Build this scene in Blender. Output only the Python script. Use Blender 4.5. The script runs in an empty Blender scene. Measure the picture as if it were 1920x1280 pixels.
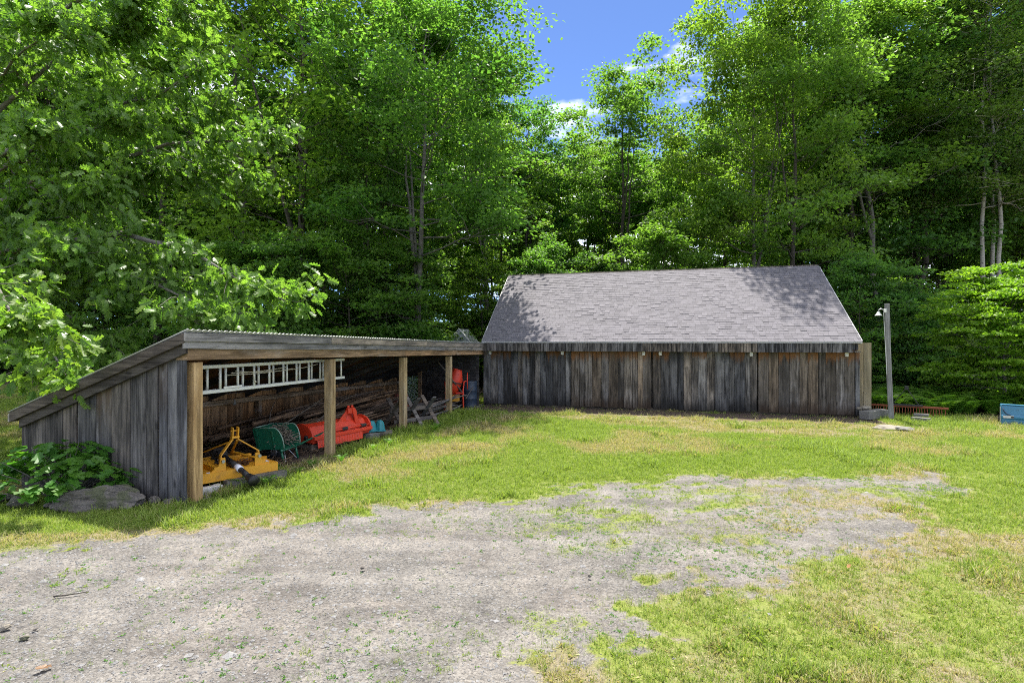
import bpy, math, random
import numpy as np
from mathutils import Vector, Matrix

# ------------------------------------------------------------------ scene, camera, light
S = bpy.context.scene
COL = S.collection
rad = math.radians
R = random.Random(7)
N = np.random.default_rng(11)
EYE = 2.4

cam_d = bpy.data.cameras.new('camera')
cam_d.sensor_width = 36.0
cam_d.lens = 1050.0 / 1920.0 * 36.0
cam_d.clip_start = 0.05
cam_d.clip_end = 3000
cam = bpy.data.objects.new('camera', cam_d)
cam.location = (0, 0, EYE)
cam.rotation_euler = (rad(90), 0, 0)
COL.objects.link(cam)
S.camera = cam

SUN_EL, SUN_AZ = 67.0, 1.0            # azimuth clockwise from +Y, the viewing direction
sdir = Vector((math.sin(rad(SUN_AZ)) * math.cos(rad(SUN_EL)), math.cos(rad(SUN_AZ)) * math.cos(rad(SUN_EL)), math.sin(rad(SUN_EL))))
W = bpy.data.worlds.new('World')
S.world = W
W.use_nodes = True
wn, wl = W.node_tree.nodes, W.node_tree.links
wn.clear()
sky = wn.new('ShaderNodeTexSky')
sky.sky_type = 'NISHITA'
sky.sun_disc = False
sky.sun_elevation = rad(SUN_EL)
sky.sun_rotation = rad(SUN_AZ)
sky.altitude = 300
sky.air_density = 0.55
sky.dust_density = 0.15
sky.ozone_density = 7.0
bg = wn.new('ShaderNodeBackground')
bg.inputs['Strength'].default_value = 0.055
# drifting cloud over the whole dome, brightness and cover raised for fill light
tc = wn.new('ShaderNodeTexCoord')
mp = wn.new('ShaderNodeMapping'); mp.inputs['Scale'].default_value = (1.6, 1.6, 4.2); mp.inputs['Location'].default_value = (5.8425, 9.0420, 2.7279); mp.inputs['Rotation'].default_value = (0, 0, rad(16))
nz = wn.new('ShaderNodeTexNoise'); nz.inputs['Scale'].default_value = 1.5; nz.inputs['Detail'].default_value = 8; nz.inputs['Roughness'].default_value = 0.55
cr = wn.new('ShaderNodeValToRGB'); cr.color_ramp.elements[0].position = 0.47; cr.color_ramp.elements[1].position = 0.68
mix = wn.new('ShaderNodeMixRGB'); mix.inputs['Color2'].default_value = (16.5, 16.6, 16.9, 1)
wl.new(tc.outputs['Generated'], mp.inputs['Vector']); wl.new(mp.outputs[0], nz.inputs['Vector'])
wl.new(nz.outputs['Fac'], cr.inputs['Fac']); wl.new(cr.outputs['Color'], mix.inputs['Fac'])
deep = wn.new('ShaderNodeMixRGB'); deep.blend_type = 'MULTIPLY'; deep.inputs['Fac'].default_value = 1.0; deep.inputs['Color2'].default_value = (0.92, 0.94, 1.02, 1)
wl.new(sky.outputs[0], deep.inputs['Color1']); wl.new(deep.outputs[0], mix.inputs['Color1']); wl.new(mix.outputs[0], bg.inputs['Color'])
wo = wn.new('ShaderNodeOutputWorld'); wl.new(bg.outputs[0], wo.inputs['Surface'])

sun_d = bpy.data.lights.new('sun', 'SUN')
sun_d.energy = 2.8
sun_d.angle = rad(0.53)
sun_d.color = (1.0, 0.95, 0.86)
sun = bpy.data.objects.new('sun', sun_d)
sun.rotation_euler = sdir.to_track_quat('Z', 'Y').to_euler()
sun.location = (0, 20, 40)
COL.objects.link(sun)

S.view_settings.view_transform = 'Standard'
S.view_settings.look = 'None'
S.view_settings.gamma = 1.0
S.view_settings.use_curve_mapping = False
S.view_settings.exposure = 2.3
S.render.engine = 'CYCLES'
S.cycles.pixel_filter_type = 'BLACKMAN_HARRIS'; S.cycles.filter_width = 1.05
cy = S.cycles
cy.max_bounces = 9; cy.diffuse_bounces = 6; cy.glossy_bounces = 2; cy.transmission_bounces = 6; cy.transparent_max_bounces = 4
cy.use_adaptive_sampling = True; cy.adaptive_threshold = 0.01
cy.use_denoising = False
cy.sample_clamp_indirect = 6.0
cy.caustics_reflective = False; cy.caustics_refractive = False

# ------------------------------------------------------------------ yard frame: barn front runs along u, shed front along n
TH = rad(15.8)
B0 = np.array([-1.1, 21.3])
U = np.array([math.cos(TH), -math.sin(TH)])
NN = np.array([math.sin(TH), math.cos(TH)])
def F(a, b): return B0 + a * U + b * NN
def G(px, py):                       # where a ground point seen at (px, py) of the 1920 wide photograph lies
    y = EYE * 1050.0 / (py - 640.0)
    return ((px - 960.0) / 1050.0 * y, y)
def to_frame(x, y):
    d = np.array([x, y]) - B0
    return float(d @ U), float(d @ NN)

# ------------------------------------------------------------------ object helpers
def mesh_np(name, V, faces, mats=(), mi=None, attrs=None, smooth=False):
    """faces: list of (n,k) int arrays"""
    V = np.asarray(V, dtype=np.float32).reshape(-1, 3)
    me = bpy.data.meshes.new(name)
    faces = [np.asarray(f, dtype=np.int32) for f in faces if len(f)]
    me.vertices.add(len(V)); me.vertices.foreach_set('co', V.ravel())
    if faces:
        tot = np.concatenate([np.full(len(f), f.shape[1], dtype=np.int32) for f in faces])
        idx = np.concatenate([f.ravel() for f in faces])
        st = np.concatenate([[0], np.cumsum(tot)[:-1]]).astype(np.int32)
        me.loops.add(len(idx)); me.loops.foreach_set('vertex_index', idx)
        me.polygons.add(len(tot)); me.polygons.foreach_set('loop_start', st); me.polygons.foreach_set('loop_total', tot)
        if mi is not None: me.polygons.foreach_set('material_index', np.asarray(mi, dtype=np.int32))
        me.polygons.foreach_set('use_smooth', np.full(len(tot), bool(smooth)))
    for an, (typ, dom, data) in (attrs or {}).items():
        at = me.attributes.new(an, typ, dom)
        key = 'vector' if typ == 'FLOAT_VECTOR' else 'value'
        at.data.foreach_set(key, np.asarray(data, dtype=np.int32 if typ == 'INT' else np.float32).ravel())
    for m in mats: me.materials.append(m)
    me.update(calc_edges=True)
    me.validate()
    return me

def link(name, me, parent=None, loc=(0, 0, 0), rot=(0, 0, 0), scale=(1, 1, 1)):
    o = bpy.data.objects.new(name, me)
    o.location = loc; o.rotation_euler = rot; o.scale = scale
    COL.objects.link(o)
    if parent is not None: o.parent = parent
    return o

def tag(o, label=None, cat=None, group=None, kind=None):
    if label: o['label'] = label
    if cat: o['category'] = cat
    if group: o['group'] = group
    if kind: o['kind'] = kind
    return o

def thing(name, label, cat, loc=(0, 0, 0), rz=0.0, group=None):
    o = link(name, None, None, loc, (0, 0, rz))
    o.empty_display_size = 0.2
    return tag(o, label, cat, group)

def thing_f(name, label, cat, a, b, z=0.0, rz=0.0, group=None):
    p = F(a, b)
    return thing(name, label, cat, (p[0], p[1], z), -TH + rz, group)

class MB:
    """collects shapes, links them as one mesh object"""
    def __init__(s): s.v = []; s.f = []; s.n = 0
    def add(s, V, Fc):
        for f in Fc: s.f.append([i + s.n for i in f])
        s.v += [tuple(p) for p in V]; s.n += len(V); return s
    def box(s, x0, x1, y0, y1, z0, z1, M=None):
        V = [Vector(p) for p in ((x0,y0,z0),(x1,y0,z0),(x1,y1,z0),(x0,y1,z0),(x0,y0,z1),(x1,y0,z1),(x1,y1,z1),(x0,y1,z1))]
        if M is not None: V = [M @ p for p in V]
        return s.add(V, [(0,3,2,1),(4,5,6,7),(0,1,5,4),(1,2,6,5),(2,3,7,6),(3,0,4,7)])
    def bar(s, p, q, w, h, up=(0, 0, 1)):
        p, q = Vector(p), Vector(q); d = (q - p); L = d.length; d.normalize()
        up = Vector(up); sd = d.cross(up)
        if sd.length < 1e-4: sd = d.cross(Vector((1, 0, 0)))
        sd.normalize(); u2 = sd.cross(d)
        V = []
        for t in (0, L):
            for a, b in ((-1, -1), (1, -1), (1, 1), (-1, 1)): V.append(p + d * t + sd * a * w / 2 + u2 * b * h / 2)
        return s.add(V, [(0,1,2,3),(7,6,5,4),(0,4,5,1),(1,5,6,2),(2,6,7,3),(3,7,4,0)])
    def tube(s, pts, rads, k=8, caps=True):
        pts = [Vector(p) for p in pts]
        if not hasattr(rads, '__len__'): rads = [rads] * len(pts)
        V = []; Fc = []
        ref = Vector((0, 0, 1))
        prev = None
        for i, p in enumerate(pts):
            d = (pts[min(i + 1, len(pts) - 1)] - pts[max(i - 1, 0)]).normalized()
            if prev is None:
                a = d.cross(ref)
                if a.length < 0.05: a = d.cross(Vector((1, 0, 0)))
            else: a = prev - d * prev.dot(d)
            a.normalize(); prev = a; b = d.cross(a)
            for j in range(k):
                t = 2 * math.pi * j / k
                V.append(p + (a * math.cos(t) + b * math.sin(t)) * rads[i])
        for i in range(len(pts) - 1):
            for j in range(k):
                Fc.append((i*k + j, i*k + (j+1) % k, (i+1)*k + (j+1) % k, (i+1)*k + j))
        if caps: Fc.append(tuple(range(k))[::-1]); Fc.append(tuple((len(pts)-1)*k + j for j in range(k)))
        return s.add(V, Fc)
    def lathe(s, prof, k=20, M=None, closed=False):
        V = []; Fc = []
        for r, z in prof:
            for j in range(k):
                t = 2 * math.pi * j / k
                p = Vector((r * math.cos(t), r * math.sin(t), z)); V.append(M @ p if M is not None else p)
        m = len(prof)
        for i in range(m - 1):
            for j in range(k): Fc.append((i*k + j, i*k + (j+1) % k, (i+1)*k + (j+1) % k, (i+1)*k + j))
        return s.add(V, Fc)
    def prism(s, poly, y0, y1, M=None):
        """poly in (x, z), extruded along y"""
        n = len(poly)
        V = [Vector((x, y0, z)) for x, z in poly] + [Vector((x, y1, z)) for x, z in poly]
        if M is not None: V = [M @ p for p in V]
        Fc = [tuple(range(n)), tuple(range(2*n - 1, n - 1, -1))] + [(i, i + n, (i+1) % n + n, (i+1) % n) for i in range(n)]
        return s.add(V, Fc)
    def mesh(s, name, mat, smooth=False):
        me = bpy.data.meshes.new(name); me.from_pydata([tuple(p) for p in s.v], [], s.f)
        if mat is not None: me.materials.append(mat)
        if smooth: me.polygons.foreach_set('use_smooth', [True] * len(me.polygons))
        me.update(); return me
    def build(s, name, mat, parent=None, smooth=False, bevel=0.0, loc=(0, 0, 0), rot=(0, 0, 0)):
        o = link(name, s.mesh(name, mat, smooth), parent, loc, rot)
        if bevel:
            m = o.modifiers.new('edge', 'BEVEL'); m.width = bevel; m.segments = 2; m.limit_method = 'ANGLE'; m.angle_limit = rad(40)
        return o

def board_mesh(name, w, t, L, mat, axis='z', seg=7, jit=0.004, cut=None):
    """a sawn plank with slightly wandering edges, lower left corner at the origin, face towards -y"""
    V = []; Fc = []
    for i in range(seg + 1):
        z = L * i / seg
        j0, j1, jy = R.uniform(-jit, jit), R.uniform(-jit, jit), R.uniform(-jit, jit) * 0.6
        xs = (j0, j0 + 0.006, w + j1 - 0.006, w + j1)
        prof = ((xs[0], 0.005 + jy), (xs[1], jy), (xs[2], jy), (xs[3], 0.005 + jy), (xs[3], t), (xs[0], t))
        for x, y in prof:
            zz = z
            if cut: zz = min(z, 1e9) if i < seg else cut(x)
            V.append((x, y, zz) if axis == 'z' else (zz, y, x))
    k = 6
    for i in range(seg):
        for j in range(k):
            q = (i*k + j, i*k + (j+1) % k, (i+1)*k + (j+1) % k, (i+1)*k + j)
            Fc.append(q if axis == 'z' else q[::-1])
    a, b = tuple(range(k)), tuple(seg*k + j for j in range(k))
    Fc += [a[::-1], b] if axis == 'z' else [a, b[::-1]]
    me = bpy.data.meshes.new(name); me.from_pydata(V, [], Fc); me.materials.append(mat); me.update()
    return me

# ------------------------------------------------------------------ materials
def new_mat(name):
    m = bpy.data.materials.new(name); m.use_nodes = True
    nt = m.node_tree; nt.nodes.clear()
    out = nt.nodes.new('ShaderNodeOutputMaterial'); bs = nt.nodes.new('ShaderNodeBsdfPrincipled')
    nt.links.new(bs.outputs[0], out.inputs['Surface'])
    return m, nt, bs, out
class NB:
    """tiny node writer"""
    def __init__(s, nt): s.nt = nt
    def n(s, typ, **kw):
        nd = s.nt.nodes.new(typ)
        for k, v in kw.items(): setattr(nd, k, v)
        return nd
    def set(s, sock, v):
        if hasattr(v, 'is_linked') or isinstance(v, bpy.types.NodeSocket): s.nt.links.new(v, sock)
        else: sock.default_value = v
    def math(s, op, a, b=0.0, clamp=False):
        nd = s.n('ShaderNodeMath', operation=op, use_clamp=clamp); s.set(nd.inputs[0], a); s.set(nd.inputs[1], b); return nd.outputs[0]
    def mix(s, f, a, b, mode='MIX'):
        nd = s.n('ShaderNodeMixRGB', blend_type=mode)
        s.set(nd.inputs[0], f)
        for k, v in ((1, a), (2, b)):
            if isinstance(v, tuple) and len(v) == 3: v = v + (1,)
            s.set(nd.inputs[k], v)
        return nd.outputs[0]
    def noise(s, vec, scale, detail=4, rough=0.55, dist=0.0):
        nd = s.n('ShaderNodeTexNoise'); s.set(nd.inputs['Vector'], vec); nd.inputs['Scale'].default_value = scale
        nd.inputs['Detail'].default_value = detail; nd.inputs['Roughness'].default_value = rough; nd.inputs['Distortion'].default_value = dist
        return nd.outputs['Fac']
    def ramp(s, f, stops):
        nd = s.n('ShaderNodeValToRGB'); s.set(nd.inputs[0], f); e = nd.color_ramp.elements
        while len(e) < len(stops): e.new(0.5)
        for el, (p, c) in zip(e, stops):
            el.position = p; el.color = (c if len(c) == 4 else tuple(c) + (1,)) if hasattr(c, '__len__') else (c, c, c, 1)
        return nd.outputs[0]
    def step(s, x, lo, hi):
        nd = s.n('ShaderNodeMapRange', interpolation_type='SMOOTHSTEP'); s.set(nd.inputs[0], x)
        nd.inputs[1].default_value = lo; nd.inputs[2].default_value = hi; return nd.outputs[0]
    def mapped(s, vec, scale=(1, 1, 1), off=None):
        nd = s.n('ShaderNodeMapping'); s.set(nd.inputs[0], vec); nd.inputs['Scale'].default_value = scale
        if off is not None: s.set(nd.inputs['Location'], off)
        return nd.outputs[0]
    def bump(s, h, strength, dist, bs):
        nd = s.n('ShaderNodeBump'); nd.inputs['Strength'].default_value = strength; nd.inputs['Distance'].default_value = dist
        s.set(nd.inputs['Height'], h); s.nt.links.new(nd.outputs[0], bs.inputs['Normal'])

def wood(name, dark, light, axis=2, bleach=None, fresh=None, rot=None, vary=0.5, rough=0.85, knots=True, contrast=(0.39, 0.63)):
    """weathered sawn timber; axis = grain direction in object space. fresh/rot: (colour, z lo, z hi) stains with torn edges"""
    m, nt, bs, out = new_mat(name); b = NB(nt)
    tcn = b.n('ShaderNodeTexCoord'); oi = b.n('ShaderNodeObjectInfo')
    co = tcn.outputs['Object']; rnd = oi.outputs['Random']
    off = b.n('ShaderNodeCombineXYZ')
    for i, k in enumerate((37.0, 91.0, 53.0)): b.set(off.inputs[i], b.math('MULTIPLY', rnd, k))
    sc = [26.0, 26.0, 26.0]; sc[axis] = 0.9
    sc2 = [5.0, 5.0, 5.0]; sc2[axis] = 1.3
    v1 = b.mapped(co, tuple(sc), off.outputs[0]); v2 = b.mapped(co, tuple(sc2), off.outputs[0])
    g = b.noise(v1, 1.0, 6, 0.62, 0.6)
    bl = b.noise(v2, 1.0, 4, 0.6)
    f = b.math('ADD', b.math('MULTIPLY', g, 0.62), b.math('MULTIPLY', bl, 0.38))
    c = b.ramp(f, [(contrast[0], dark), (contrast[1], light)])
    if bleach is not None:
        c = b.mix(b.math('MULTIPLY', b.step(b.noise(v2, 0.7, 3), 0.5, 0.72), 0.55), c, bleach)
    # every board has its own tone
    tone = b.math('ADD', b.math('MULTIPLY', b.math('FRACT', b.math('MULTIPLY', rnd, 17.31)), vary), 1.0 - vary * 0.5)
    c = b.mix(1.0, c, tone, 'MULTIPLY')
    c = b.mix(1.0, c, b.ramp(b.math('FRACT', b.math('MULTIPLY', rnd, 5.13)), [(0.0, (0.93, 0.98, 1.08)), (0.5, (1, 1, 1)), (1.0, (1.16, 1.02, 0.86))]), 'MULTIPLY')
    st_ = [3.2, 3.2, 3.2]; st_[axis] = 0.35
    c = b.mix(b.math('MULTIPLY', b.step(b.noise(b.mapped(co, tuple(st_), off.outputs[0]), 2.2, 5, 0.65), 0.50, 0.60), 0.55), c, tuple(x * 0.8 for x in dark))
    if knots:
        sk = [7.5, 7.5, 7.5]; sk[axis] = 2.6
        vo = b.n('ShaderNodeTexVoronoi', feature='F1'); b.set(vo.inputs['Vector'], b.mapped(co, tuple(sk), off.outputs[0])); vo.inputs['Scale'].default_value = 0.55
        kn = b.math('SUBTRACT', 1.0, b.step(vo.outputs['Distance'], 0.05, 0.16))
        c = b.mix(b.math('MULTIPLY', kn, 0.75), c, tuple(x * 0.3 for x in dark))
    sep = b.n('ShaderNodeSeparateXYZ'); b.set(sep.inputs[0], co)
    tear = b.noise(b.mapped(co, (9, 9, 1.6), off.outputs[0]), 1.0, 5, 0.6)
    z = b.math('ADD', sep.outputs[2], b.math('MULTIPLY', b.math('SUBTRACT', tear, 0.5), 0.9))
    if fresh:
        k = b.math('MULTIPLY', b.step(z, fresh[1], fresh[2]), b.step(b.math('FRACT', b.math('MULTIPLY', rnd, 7.77)), fresh[3], fresh[3] + 0.25))
        c = b.mix(b.math('MULTIPLY', k, 0.85), c, fresh[0])
    if rot:
        k = b.math('SUBTRACT', 1.0, b.step(z, rot[1], rot[2]))
        c = b.mix(b.math('MULTIPLY', k, 0.75), c, rot[0])
    b.set(bs.inputs['Base Color'], c)
    bs.inputs['Roughness'].default_value = rough; bs.inputs['Specular IOR Level'].default_value = 0.25
    b.bump(b.math('ADD', g, b.math('MULTIPLY', bl, 0.3)), 0.55, 0.006, bs)
    return m

def paint(name, col, rough=0.45, dirt=(0.08, 0.06, 0.04), amount=0.35, metal=0.0, scale=6.0, chips=None):
    m, nt, bs, out = new_mat(name); b = NB(nt)
    tcn = b.n('ShaderNodeTexCoord'); co = tcn.outputs['Object']
    n1 = b.noise(co, scale, 6, 0.65); n2 = b.noise(co, scale * 7, 3, 0.6)
    c = b.mix(b.math('MULTIPLY', b.step(n1, 0.48, 0.75), amount), col, dirt)
    c = b.mix(b.math('MULTIPLY', n2, 0.25), c, tuple(x * 0.6 for x in col))
    if chips: c = b.mix(b.step(b.noise(co, scale * 4, 4, 0.7), 0.66, 0.7), c, chips)
    b.set(bs.inputs['Base Color'], c)
    b.set(bs.inputs['Roughness'], b.math('ADD', b.math('MULTIPLY', n1, 0.4), rough - 0.15))
    bs.inputs['Metallic'].default_value = metal
    b.bump(n2, 0.15, 0.004, bs)
    return m

def stone(name, c1, c2, moss=None, scale=3.0):
    m, nt, bs, out = new_mat(name); b = NB(nt)
    tcn = b.n('ShaderNodeTexCoord'); oi = b.n('ShaderNodeObjectInfo'); off = b.n('ShaderNodeCombineXYZ'); b.set(off.inputs[0], b.math('MULTIPLY', oi.outputs['Random'], 31.0))
    co = b.mapped(tcn.outputs['Object'], (1, 1, 1), off.outputs[0])
    n1 = b.noise(b.mapped(co, (1, 1.0, 2.5)), scale, 7, 0.65, 0.5); n2 = b.noise(co, scale * 9, 4, 0.7)
    c = b.ramp(b.math('ADD', b.math('MULTIPLY', n1, 0.65), b.math('MULTIPLY', n2, 0.35)), [(0.33, c1), (0.66, c2)])
    if moss: c = b.mix(b.math('MULTIPLY', b.step(b.noise(co, scale * 1.3, 5), 0.52, 0.62), 0.7), c, moss)
    b.set(bs.inputs['Base Color'], c); bs.inputs['Roughness'].default_value = 0.9
    b.bump(b.math('ADD', n1, b.math('MULTIPLY', n2, 0.4)), 0.8, 0.03, bs)
    return m

def leaf_mat(name, c_dark, c_light, trans=0.45, gloss=0.28, rough=0.45):
    """thin leaf: reflects and lets light through; tone varies per leaf (attribute tint) and per plant"""
    m = bpy.data.materials.new(name); m.use_nodes = True; nt = m.node_tree; nt.nodes.clear(); b = NB(nt)
    at = b.n('ShaderNodeAttribute', attribute_name='tint'); oi = b.n('ShaderNodeObjectInfo')
    f = b.math('ADD', b.math('MULTIPLY', at.outputs['Fac'], 0.75), b.math('MULTIPLY', oi.outputs['Random'], 0.25), True)
    c = b.mix(f, c_dark, c_light)
    c = b.mix(1.0, c, b.ramp(oi.outputs['Random'], [(0.0, (0.86, 0.98, 1.2)), (0.5, (1, 1, 1)), (1.0, (1.08, 1.04, 0.92))]), 'MULTIPLY')
    ct = b.mix(1.0, c, (1.18, 1.3, 0.55), 'MULTIPLY')
    bs = b.n('ShaderNodeBsdfPrincipled'); b.set(bs.inputs['Base Color'], c); bs.inputs['Roughness'].default_value = rough; bs.inputs['Specular IOR Level'].default_value = gloss
    tr = b.n('ShaderNodeBsdfTranslucent'); b.set(tr.inputs['Color'], ct)
    mx = b.n('ShaderNodeMixShader'); mx.inputs[0].default_value = trans
    out = b.n('ShaderNodeOutputMaterial')
    nt.links.new(bs.outputs[0], mx.inputs[1]); nt.links.new(tr.outputs[0], mx.inputs[2]); nt.links.new(mx.outputs[0], out.inputs['Surface'])
    return m

M = {}
M['plank_dark'] = wood('plank_dark', (0.016, 0.0150, 0.0140), (0.150, 0.141, 0.131), 2, bleach=(0.255, 0.243, 0.228), fresh=((0.17, 0.075, 0.025), 1.66, 1.98, 0.40), rot=((0.008, 0.007, 0.006), 0.0, 0.55), vary=1.1)
M['plank_brown'] = wood('plank_brown', (0.030, 0.025, 0.019), (0.195, 0.168, 0.138), 2, bleach=(0.275, 0.248, 0.22), fresh=((0.20, 0.088, 0.03), 1.62, 1.95, 0.15), rot=((0.03, 0.017, 0.009), 0.0, 0.45), vary=0.95)
M['plank_grey'] = wood('plank_grey', (0.020, 0.0195, 0.0215), (0.135, 0.131, 0.136), 2, bleach=(0.28, 0.268, 0.26), fresh=((0.13, 0.085, 0.05), 0.9, 2.2, 0.55), rot=((0.022, 0.021, 0.022), -0.1, 0.4), vary=0.8)
M['plank_inner'] = wood('plank_inner', (0.12, 0.064, 0.028), (0.46, 0.26, 0.12), 2, vary=0.6)
M['plank_side'] = wood('plank_side', (0.19, 0.165, 0.11), (0.33, 0.295, 0.21), 2, vary=0.2, knots=False)
M['fascia_dark'] = wood('fascia_dark', (0.016, 0.015, 0.015), (0.17, 0.16, 0.155), 2, vary=0.3, knots=False, contrast=(0.44, 0.60))
M['fascia_grey'] = wood('fascia_grey', (0.05, 0.045, 0.04), (0.24, 0.225, 0.205), 0, bleach=(0.36, 0.33, 0.30), vary=0.3)
M['rake_dark'] = wood('rake_dark', (0.018, 0.015, 0.014), (0.095, 0.085, 0.078), 0, vary=0.4)
M['beam_brown'] = wood('beam_brown', (0.10, 0.065, 0.035), (0.34, 0.235, 0.145), 0, bleach=(0.33, 0.28, 0.23), vary=0.25)
M['post_pine'] = wood('post_pine', (0.16, 0.10, 0.045), (0.47, 0.34, 0.175), 2, bleach=(0.40, 0.325, 0.22), vary=0.25, contrast=(0.36, 0.60))
M['roof_board'] = wood('roof_board', (0.03, 0.012, 0.007), (0.13, 0.055, 0.028), 1, vary=0.4)
M['pole_wood'] = wood('pole_wood', (0.11, 0.103, 0.093), (0.30, 0.285, 0.265), 2, vary=0.1, knots=False)
M['old_board'] = wood('old_board', (0.045, 0.04, 0.037), (0.20, 0.18, 0.165), 0, vary=0.5, knots=False)
M['log_bark'] = wood('log_bark', (0.035, 0.023, 0.015), (0.23, 0.155, 0.10), 0, vary=0.9, knots=False)
M['timber_grey'] = wood('timber_grey', (0.06, 0.052, 0.042), (0.24, 0.21, 0.175), 0, vary=0.3)
M['yellow'] = paint('yellow_paint', (0.62, 0.29, 0.015), 0.45, (0.14, 0.075, 0.03), 0.6)
M['green'] = paint('green_paint', (0.008, 0.105, 0.055), 0.35, (0.03, 0.05, 0.03), 0.3)
M['green_rim'] = paint('green_rim_paint', (0.20, 0.30, 0.24), 0.4, (0.06, 0.09, 0.06), 0.3)
M['red'] = paint('red_paint', (0.66, 0.045, 0.014), 0.45, (0.20, 0.045, 0.025), 0.6)
M['teal'] = paint('teal_plastic', (0.02, 0.20, 0.23), 0.5, (0.03, 0.09, 0.1), 0.3)
M['black'] = paint('black_rubber', (0.012, 0.012, 0.014), 0.5, (0.05, 0.045, 0.04), 0.3)
M['steel'] = paint('steel', (0.35, 0.35, 0.36), 0.35, (0.12, 0.08, 0.05), 0.3, metal=0.8)
M['alu'] = paint('ladder_metal', (0.62, 0.62, 0.58), 0.45, (0.30, 0.28, 0.25), 0.25)
M['white'] = paint('white_paint', (0.72, 0.71, 0.66), 0.5, (0.3, 0.27, 0.22), 0.4)
M['white_flaked'] = paint('flaked_white_paint', (0.55, 0.53, 0.50), 0.7, (0.14, 0.12, 0.10), 0.9, scale=9)
M['rope'] = paint('rope', (0.50, 0.46, 0.36), 0.8)
M['rust'] = paint('rust', (0.24, 0.065, 0.025), 0.75, (0.09, 0.035, 0.02), 0.6, scale=10)
M['dark_steel'] = paint('dark_steel', (0.02, 0.02, 0.02), 0.6, (0.08, 0.035, 0.02), 0.4)
M['terracotta'] = paint('terracotta', (0.24, 0.07, 0.045), 0.8, (0.10, 0.04, 0.03), 0.4)
M['blue_drum'] = paint('blue_drum', (0.02, 0.035, 0.06), 0.5)
M['blue'] = paint('blue_paint', (0.035, 0.17, 0.29), 0.35, (0.08, 0.12, 0.14), 0.35, chips=(0.16, 0.17, 0.16))
M['roof_metal'] = paint('corrugated_metal', (0.42, 0.43, 0.44), 0.5, (0.16, 0.14, 0.12), 0.4, metal=0.5)
M['drip'] = paint('drip_edge', (0.55, 0.55, 0.55), 0.4, (0.3, 0.3, 0.3), 0.3)
M['sticker'] = paint('paper_sticker', (0.70, 0.70, 0.76), 0.6, (0.6, 0.5, 0.6), 0.3)
M['concrete'] = stone('concrete', (0.09, 0.087, 0.078), (0.20, 0.193, 0.175))
M['rock'] = stone('rock', (0.035, 0.031, 0.027), (0.17, 0.15, 0.13), moss=(0.06, 0.07, 0.025))
M['slab'] = stone('slab', (0.15, 0.13, 0.10), (0.27, 0.245, 0.20))
M['pebble'] = stone('pebble', (0.075, 0.073, 0.073), (0.25, 0.245, 0.24), scale=12)
M['bark'] = stone('bark', (0.022, 0.018, 0.014), (0.085, 0.07, 0.055), scale=5)
M['bark_grey'] = stone('bark_grey', (0.05, 0.045, 0.04), (0.17, 0.155, 0.135), scale=5)
M['twig'] = stone('twig', (0.06, 0.05, 0.04), (0.26, 0.22, 0.17), scale=9)
def birch_mat():
    m, nt, bs, out = new_mat('birch_bark'); b = NB(nt); co = b.n('ShaderNodeTexCoord').outputs['Object']
    n1 = b.noise(b.mapped(co, (3, 3, 9)), 1.5, 5, 0.7); n2 = b.noise(co, 3, 4)
    c = b.mix(b.step(n1, 0.54, 0.62), (0.36, 0.33, 0.29), (0.05, 0.042, 0.035)); c = b.mix(b.math('MULTIPLY', n2, 0.4), c, (0.20, 0.18, 0.15))
    b.set(bs.inputs['Base Color'], c); bs.inputs['Roughness'].default_value = 0.8; b.bump(n1, 0.4, 0.02, bs); return m
M['birch'] = birch_mat()
M['leaf_maple'] = leaf_mat('leaf_maple', (0.080, 0.172, 0.028), (0.205, 0.312, 0.060), 0.64)
M['leaf_dark'] = leaf_mat('leaf_dark', (0.066, 0.158, 0.034), (0.172, 0.290, 0.066), 0.63)
M['leaf_birch'] = leaf_mat('leaf_birch', (0.070, 0.145, 0.03), (0.17, 0.26, 0.06), 0.56, 0.4)
M['leaf_oak'] = leaf_mat('leaf_oak', (0.085, 0.175, 0.024), (0.225, 0.325, 0.055), 0.6, 0.4, 0.4)
M['leaf_layer'] = leaf_mat('leaf_layer', (0.095, 0.22, 0.020), (0.20, 0.33, 0.035), 0.58)
M['leaf_shrub'] = leaf_mat('leaf_shrub', (0.045, 0.155, 0.018), (0.115, 0.24, 0.032), 0.5, 0.4)
M['leaf_fern'] = leaf_mat('leaf_fern', (0.075, 0.18, 0.018), (0.15, 0.27, 0.035), 0.55)
M['leaf_dead'] = leaf_mat('leaf_dead', (0.10, 0.045, 0.018), (0.24, 0.12, 0.05), 0.25)

def shingle_mat():
    m, nt, bs, out = new_mat('asphalt_shingle'); b = NB(nt)
    tcn = b.n('ShaderNodeTexCoord'); geo = b.n('ShaderNodeNewGeometry')
    at = b.n('ShaderNodeAttribute', attribute_name='tint'); oi = b.n('ShaderNodeObjectInfo')
    gr = b.noise(geo.outputs['Position'], 160, 2, 0.7); bl = b.noise(geo.outputs['Position'], 0.9, 4)
    c = b.mix(at.outputs['Fac'], (0.050, 0.046, 0.055), (0.120, 0.112, 0.128))
    c = b.mix(b.math('MULTIPLY', b.step(gr, 0.4, 0.7), 0.35), c, (0.185, 0.178, 0.19)); c = b.mix(b.math('MULTIPLY', bl, 0.3), c, (0.12, 0.113, 0.118))
    b.set(bs.inputs['Base Color'], c); bs.inputs['Roughness'].default_value = 0.9; b.bump(gr, 0.5, 0.004, bs); return m
M['shingle'] = shingle_mat()

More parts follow.
